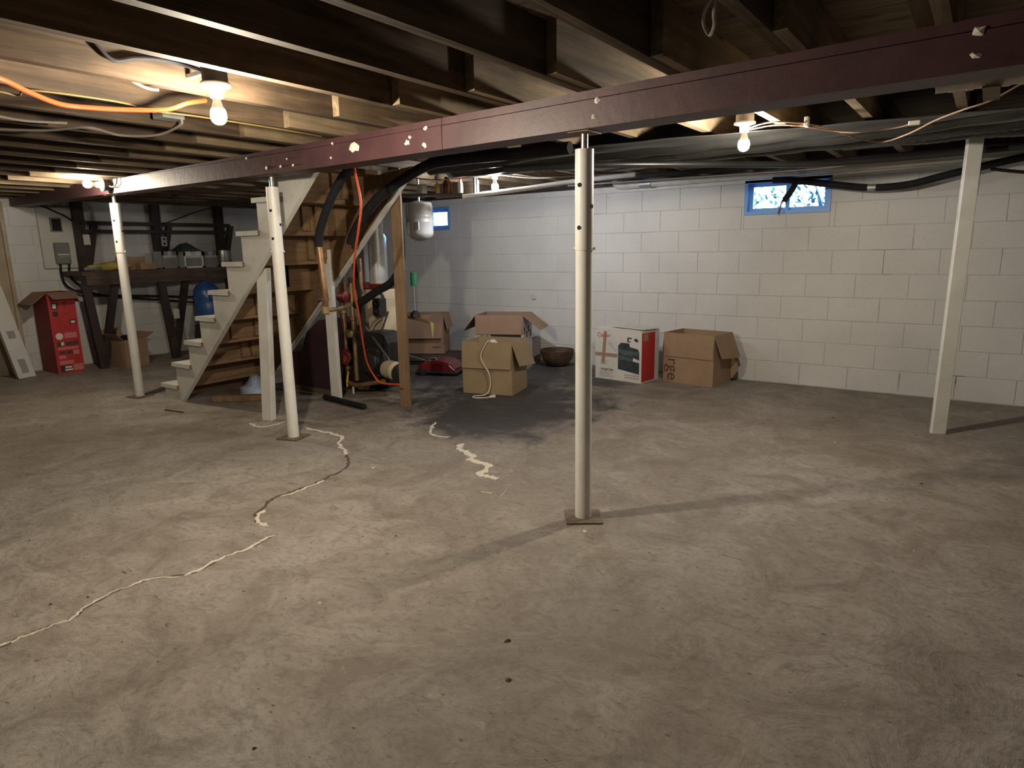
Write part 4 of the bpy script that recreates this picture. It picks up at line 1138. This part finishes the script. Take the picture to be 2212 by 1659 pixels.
tag(oc, 'orange cord hanging from the beam in front of the boiler pipes', 'cord')
# grey vertical lines behind the stairs
wh = thing('water_heater', (-5.47, 5.0, 0), 'pale grey upright water heater behind the boiler', 'water heater')
lathe('heater_body', [(.20, .05), (.22, .06), (.22, 1.42), (.20, 1.46), (.05, 1.48)], (-5.47, 5.0, 0), (0, 0, 1), M_TANK, wh, n=30)
cyl('heater_base', (-5.47, 5.0, 0), (-5.47, 5.0, .055), .19, M_IRON, wh)
for dx in (-.1, .1): cyl('supply_pipe', (-5.47 + dx, 4.95, 1.46), (-5.47 + dx, 4.95, 1.90), .014, M_COPPER, wh, n=10)
for i, (x, y, r, lab) in enumerate(((-5.12, 4.78, .04, 'dark grey upright pipe behind the far stair stringer'), (-4.98, 4.72, .025, 'black upright pipe behind the boiler, nearer the brown post'))):
    tag(cyl('upright_pipe', (x, y, 0.0), (x, y, 1.91), r, M_PLASTIC), lab, 'pipe')

# expansion tank
et = thing('expansion_tank', (-4.30, 4.62, 1.40), 'grey steel expansion tank hanging in front of the small window', 'tank')
lathe('tank_body', [(.03, -.02), (.085, 0), (.118, .03), (.122, .05), (.122, .135), (.125, .14), (.125, .155), (.122, .16), (.122, .185), (.124, .188), (.124, .20), (.122, .203), (.122, .285), (.112, .315), (.03, .335)], (-4.26, 4.56, 1.385), (0, 0, 1), M_TANK, et, n=28)
cyl('tank_pipe', (-4.26, 4.56, 1.70), (-4.26, 4.56, 1.91), .012, M_STEEL, et, n=10)
box('tank_label', -4.205, -4.165, 4.44, 4.452, 1.46, 1.53, M_PANEL, et)

# hanging shelf with jars near the far bulb
hs = thing('hanging_shelf', (-3.9, 4.36, 1.75), 'dark shelf hung from the joists left of the cool white bulb', 'shelf')
sh = [(-4.16, 4.18), (-3.62, 4.57), (-3.70, 4.70), (-4.24, 4.31)]
prism('shelf_board', sh, 'z', 1.735, 1.752, M_BROWN, hs)
for x, y in sh: box('hanger', x - .008, x + .008, y - .008, y + .008, 1.735, 1.912, M_IRON, hs)
box('shelf_back', -4.2, -3.7, 4.72, 4.735, 1.74, 1.87, M_PLANK, hs)
def jar(x, y, r, h, mat, cap, label):
    t = thing('jar', (x, y, 1.7525), label, 'jar', 'jars on the hanging shelf')
    lathe('jar_body', [(r * .9, 0), (r, .006), (r, h * .62), (r * .5, h * .82), (r * .42, h * .9)], (x, y, 1.7525), (0, 0, 1), mat, t, n=16)
    lathe('jar_cap', [(r * .46, h * .88), (r * .48, h * .9), (r * .48, h)], (x, y, 1.7525), (0, 0, 1), cap, t, n=12)
jar(-3.83, 4.46, .042, .135, M_AMBER, M_IRON, 'brown glass jug on the hanging shelf')
jar(-3.90, 4.41, .022, .10, M_MUSTARD, M_YHANDLE, 'yellow bottle on the hanging shelf')
jar(-3.735, 4.52, .022, .125, M_CHIPW, M_INKR, 'white bottle with a red cap on the hanging shelf')
tag(box('small_carton_on_shelf', -4.03, -3.97, 4.30, 4.36, 1.7525, 1.83, M_PANEL, None, bev=.002), 'small pale grey carton on the hanging shelf', 'box')
# white pipe by the far bulb
tag(tube('slanting_pipe', [(-3.70, 4.50, 1.72), (-3.30, 4.85, 1.78), (-2.9, 5.05, 1.83), (-2.4, 5.12, 1.85)], .02, M_PVC, n=12), 'white pipe slanting past the cool white bulb', 'pipe')
for i, (P, lab) in enumerate((([(-3.46, 4.72, 1.895), (-3.2, 4.82, 1.86), (-2.95, 4.9, 1.855), (-2.6, 5.25, 1.88)], 'thin white wire from the cool bulb to the right'),
                              ([(-3.54, 4.66, 1.895), (-3.7, 4.5, 1.87), (-3.9, 4.3, 1.86), (-4.1, 4.15, 1.90)], 'thin red wire from the cool bulb to the hanging shelf'))):
    cable('lamp_wire', P, .004, M_CHIPW if i == 0 else M_INKR, lab, 'wire')
# green tag box behind the brown post
gt = thing('green_relay', (-3.93, 4.06, .9), 'small green relay on a thin rod beside the brown post', 'relay')
box('relay_box', -3.95, -3.90, 4.08, 4.11, .99, 1.10, M_GREENT, gt, bev=.003)
cyl('relay_rod', (-3.925, 4.095, .78), (-3.925, 4.095, .99), .006, M_STEEL, gt, n=8)
lathe('relay_base', [(.03, 0), (.045, .01), (.04, .04), (.015, .06)], (-3.925, 4.095, .72), (0, 0, 1), M_IRON, gt, n=14)
tube('relay_pipe', [(-4.05, 4.13, .72), (-3.9, 4.08, .715), (-3.78, 4.06, .705), (-3.72, 4.06, .69)], .014, M_COPPER, gt, n=8)
prism('paper_tag', [(-3.72, .70), (-3.68, .69), (-3.70, .57)], 'y', 4.055, 4.058, M_LABELY, gt)

# maroon casing under the stairs
mc = thing('maroon_casing', (-5.0, 3.95, 0), 'dark maroon metal casing with a sloping shoulder under the stairs', 'casing')
prism('casing_body', [(-5.30, .045), (-4.78, .045), (-4.78, .68), (-4.88, .68), (-5.06, .56), (-5.16, .38), (-5.22, .36), (-5.30, .36)], 'y', 3.84, 4.2, M_MAROON, mc)
prism('casing_plinth', [(-5.32, 0), (-4.76, 0), (-4.76, .045), (-5.32, .045)], 'y', 3.82, 4.22, M_RUST, mc)
pbg = thing('plastic_bag', (-5.35, 3.45, 0), 'crumpled pale blue plastic bag on the floor under the stairs', 'bag')
lathe('bag_body', [(.10, 0), (.14, .02), (.12, .07), (.07, .12), (.03, .17)], (-5.42, 3.5, .001), (0, 0, 1), M_BAG, pbg, n=14)
for q in pbg.children[0].data.vertices:
    q.co *= random.uniform(.72, 1.2)
    q.co.z = max(q.co.z, .001)
# foam stub on the floor
fs = thing('foam_stub', (-4.4, 3.66, 0), 'short black foam pipe sleeve lying on the floor in front of the white post', 'pipe sleeve')
cyl('sleeve', (-4.665, 3.68, .026), (-4.075, 3.60, .026), .025, M_BLACK, fs, n=14)
cyl('bore', (-4.077, 3.6003, .026), (-4.074, 3.60, .026), .013, M_HOLE, fs, n=12)
# old timber offcut under the stairs
tag(stick('timber_offcut', (-5.45, 3.1, .03), (-5.05, 3.45, .03), .06, .05, M_STAIRWOOD_Y), 'rough timber offcut lying under the stair foot', 'timber')

# ------------------------------------------------------------------ vacuum cleaner lying by the skid
vc = thing('vacuum_cleaner', (-4.64, 5.18, 0), 'burgundy upright vacuum cleaner lying on the floor beside the tan carton', 'vacuum cleaner', rotz=.35)
def vprof(poly, y0, y1, name, mat, par):
    return prism(name, poly, 'y', y0, y1, mat, par, local=True)
hb = vprof([(-.20, .02), (.22, .02), (.24, .06), (.16, .13), (.0, .16), (-.14, .13), (-.21, .07)], -.16, .16, 'power_head', M_VAC, vc)
bm = bmesh.new(); bm.from_mesh(hb.data); bmesh.ops.bevel(bm, geom=list(bm.edges), offset=.02, segments=3, affect='EDGES'); bm.to_mesh(hb.data); bm.free()
box('bumper', -.215, .245, -.17, .17, .015, .045, M_IRON, vc, bev=.01, local=True)
lathe('headlight', [(.05, 0), (.045, .015), (.02, .025)], (-.05, -.06, .145), (0, -.3, 1), M_CHROME, vc, n=14, local=True)
for s in (-1, 1): cyl('wheel', (-.12, s * .17, .04), (-.12, s * .195, .04), .038, M_IRON, vc, n=16, local=True)
tube('handle', [(-.14, -.02, .13), (-.35, -.05, .20), (-.50, -.07, .28)], .012, M_CHROME, vc, n=8, local=True)
box('handle_grip', -.56, -.46, -.10, -.03, .26, .33, M_PALEBLUE, vc, bev=.012, local=True)

# wall cap
wc = thing('wall_vent', (-4.224, 6.36, .735), 'round white pipe cap in the far wall above the cartons', 'vent')
lathe('vent_body', [(.034, 0), (.034, .018), (.028, .024), (.02, .024)], (-4.224, YB + .004, .735), (0, -1, 0), M_PVC, wc, n=20)

# ------------------------------------------------------------------ debris on the slab
CH = [(-1.623, 5.433), (-.828, 5.271), (-.437, 5.901), (-2.168, 5.047), (-5.666, 2.587), (-5.856, 1.915), (-2.686, .936), (-1.176, 1.598), (-1.055, 1.433), (-.175, 4.02), (-2.749, .834), (-1.449, .829), (-2.087, 1.983)]
CWH = [(-3.473, 5.775), (-.539, 3.522), (-1.903, 1.404), (-.132, 3.084), (-1.39, 2.50), (-2.9, 2.6), (-.7, 4.6)]
for grp, P, mt, lab in (('dark chips on the slab', CH, M_CHIP, 'dark crumb of debris lying on the concrete floor'), ('pale chips on the slab', CWH, M_CHIPW, 'pale crumb of debris lying on the concrete floor')):
    for i, (x, y) in enumerate(P):
        rnd = random.Random(i * 7 + len(P)); r = rnd.uniform(.006, .014)
        ring = [(x + r * math.cos(k * 1.047) * rnd.uniform(.5, 1.4), y + r * math.sin(k * 1.047) * rnd.uniform(.5, 1.3), .0005) for k in range(6)]
        o = obj('debris_chip', ring + [(x, y, r * .7)], [(k, (k + 1) % 6, 6) for k in range(6)] + [(5, 4, 3, 2, 1, 0)], mt)
        tag(o, lab, 'debris', grp)
tag(stick('wood_splinter', (-5.52, 2.70, .006), (-5.30, 2.74, .006), .012, .008, M_CHIP), 'dark wood splinter on the floor in front of the stair foot', 'splinter')
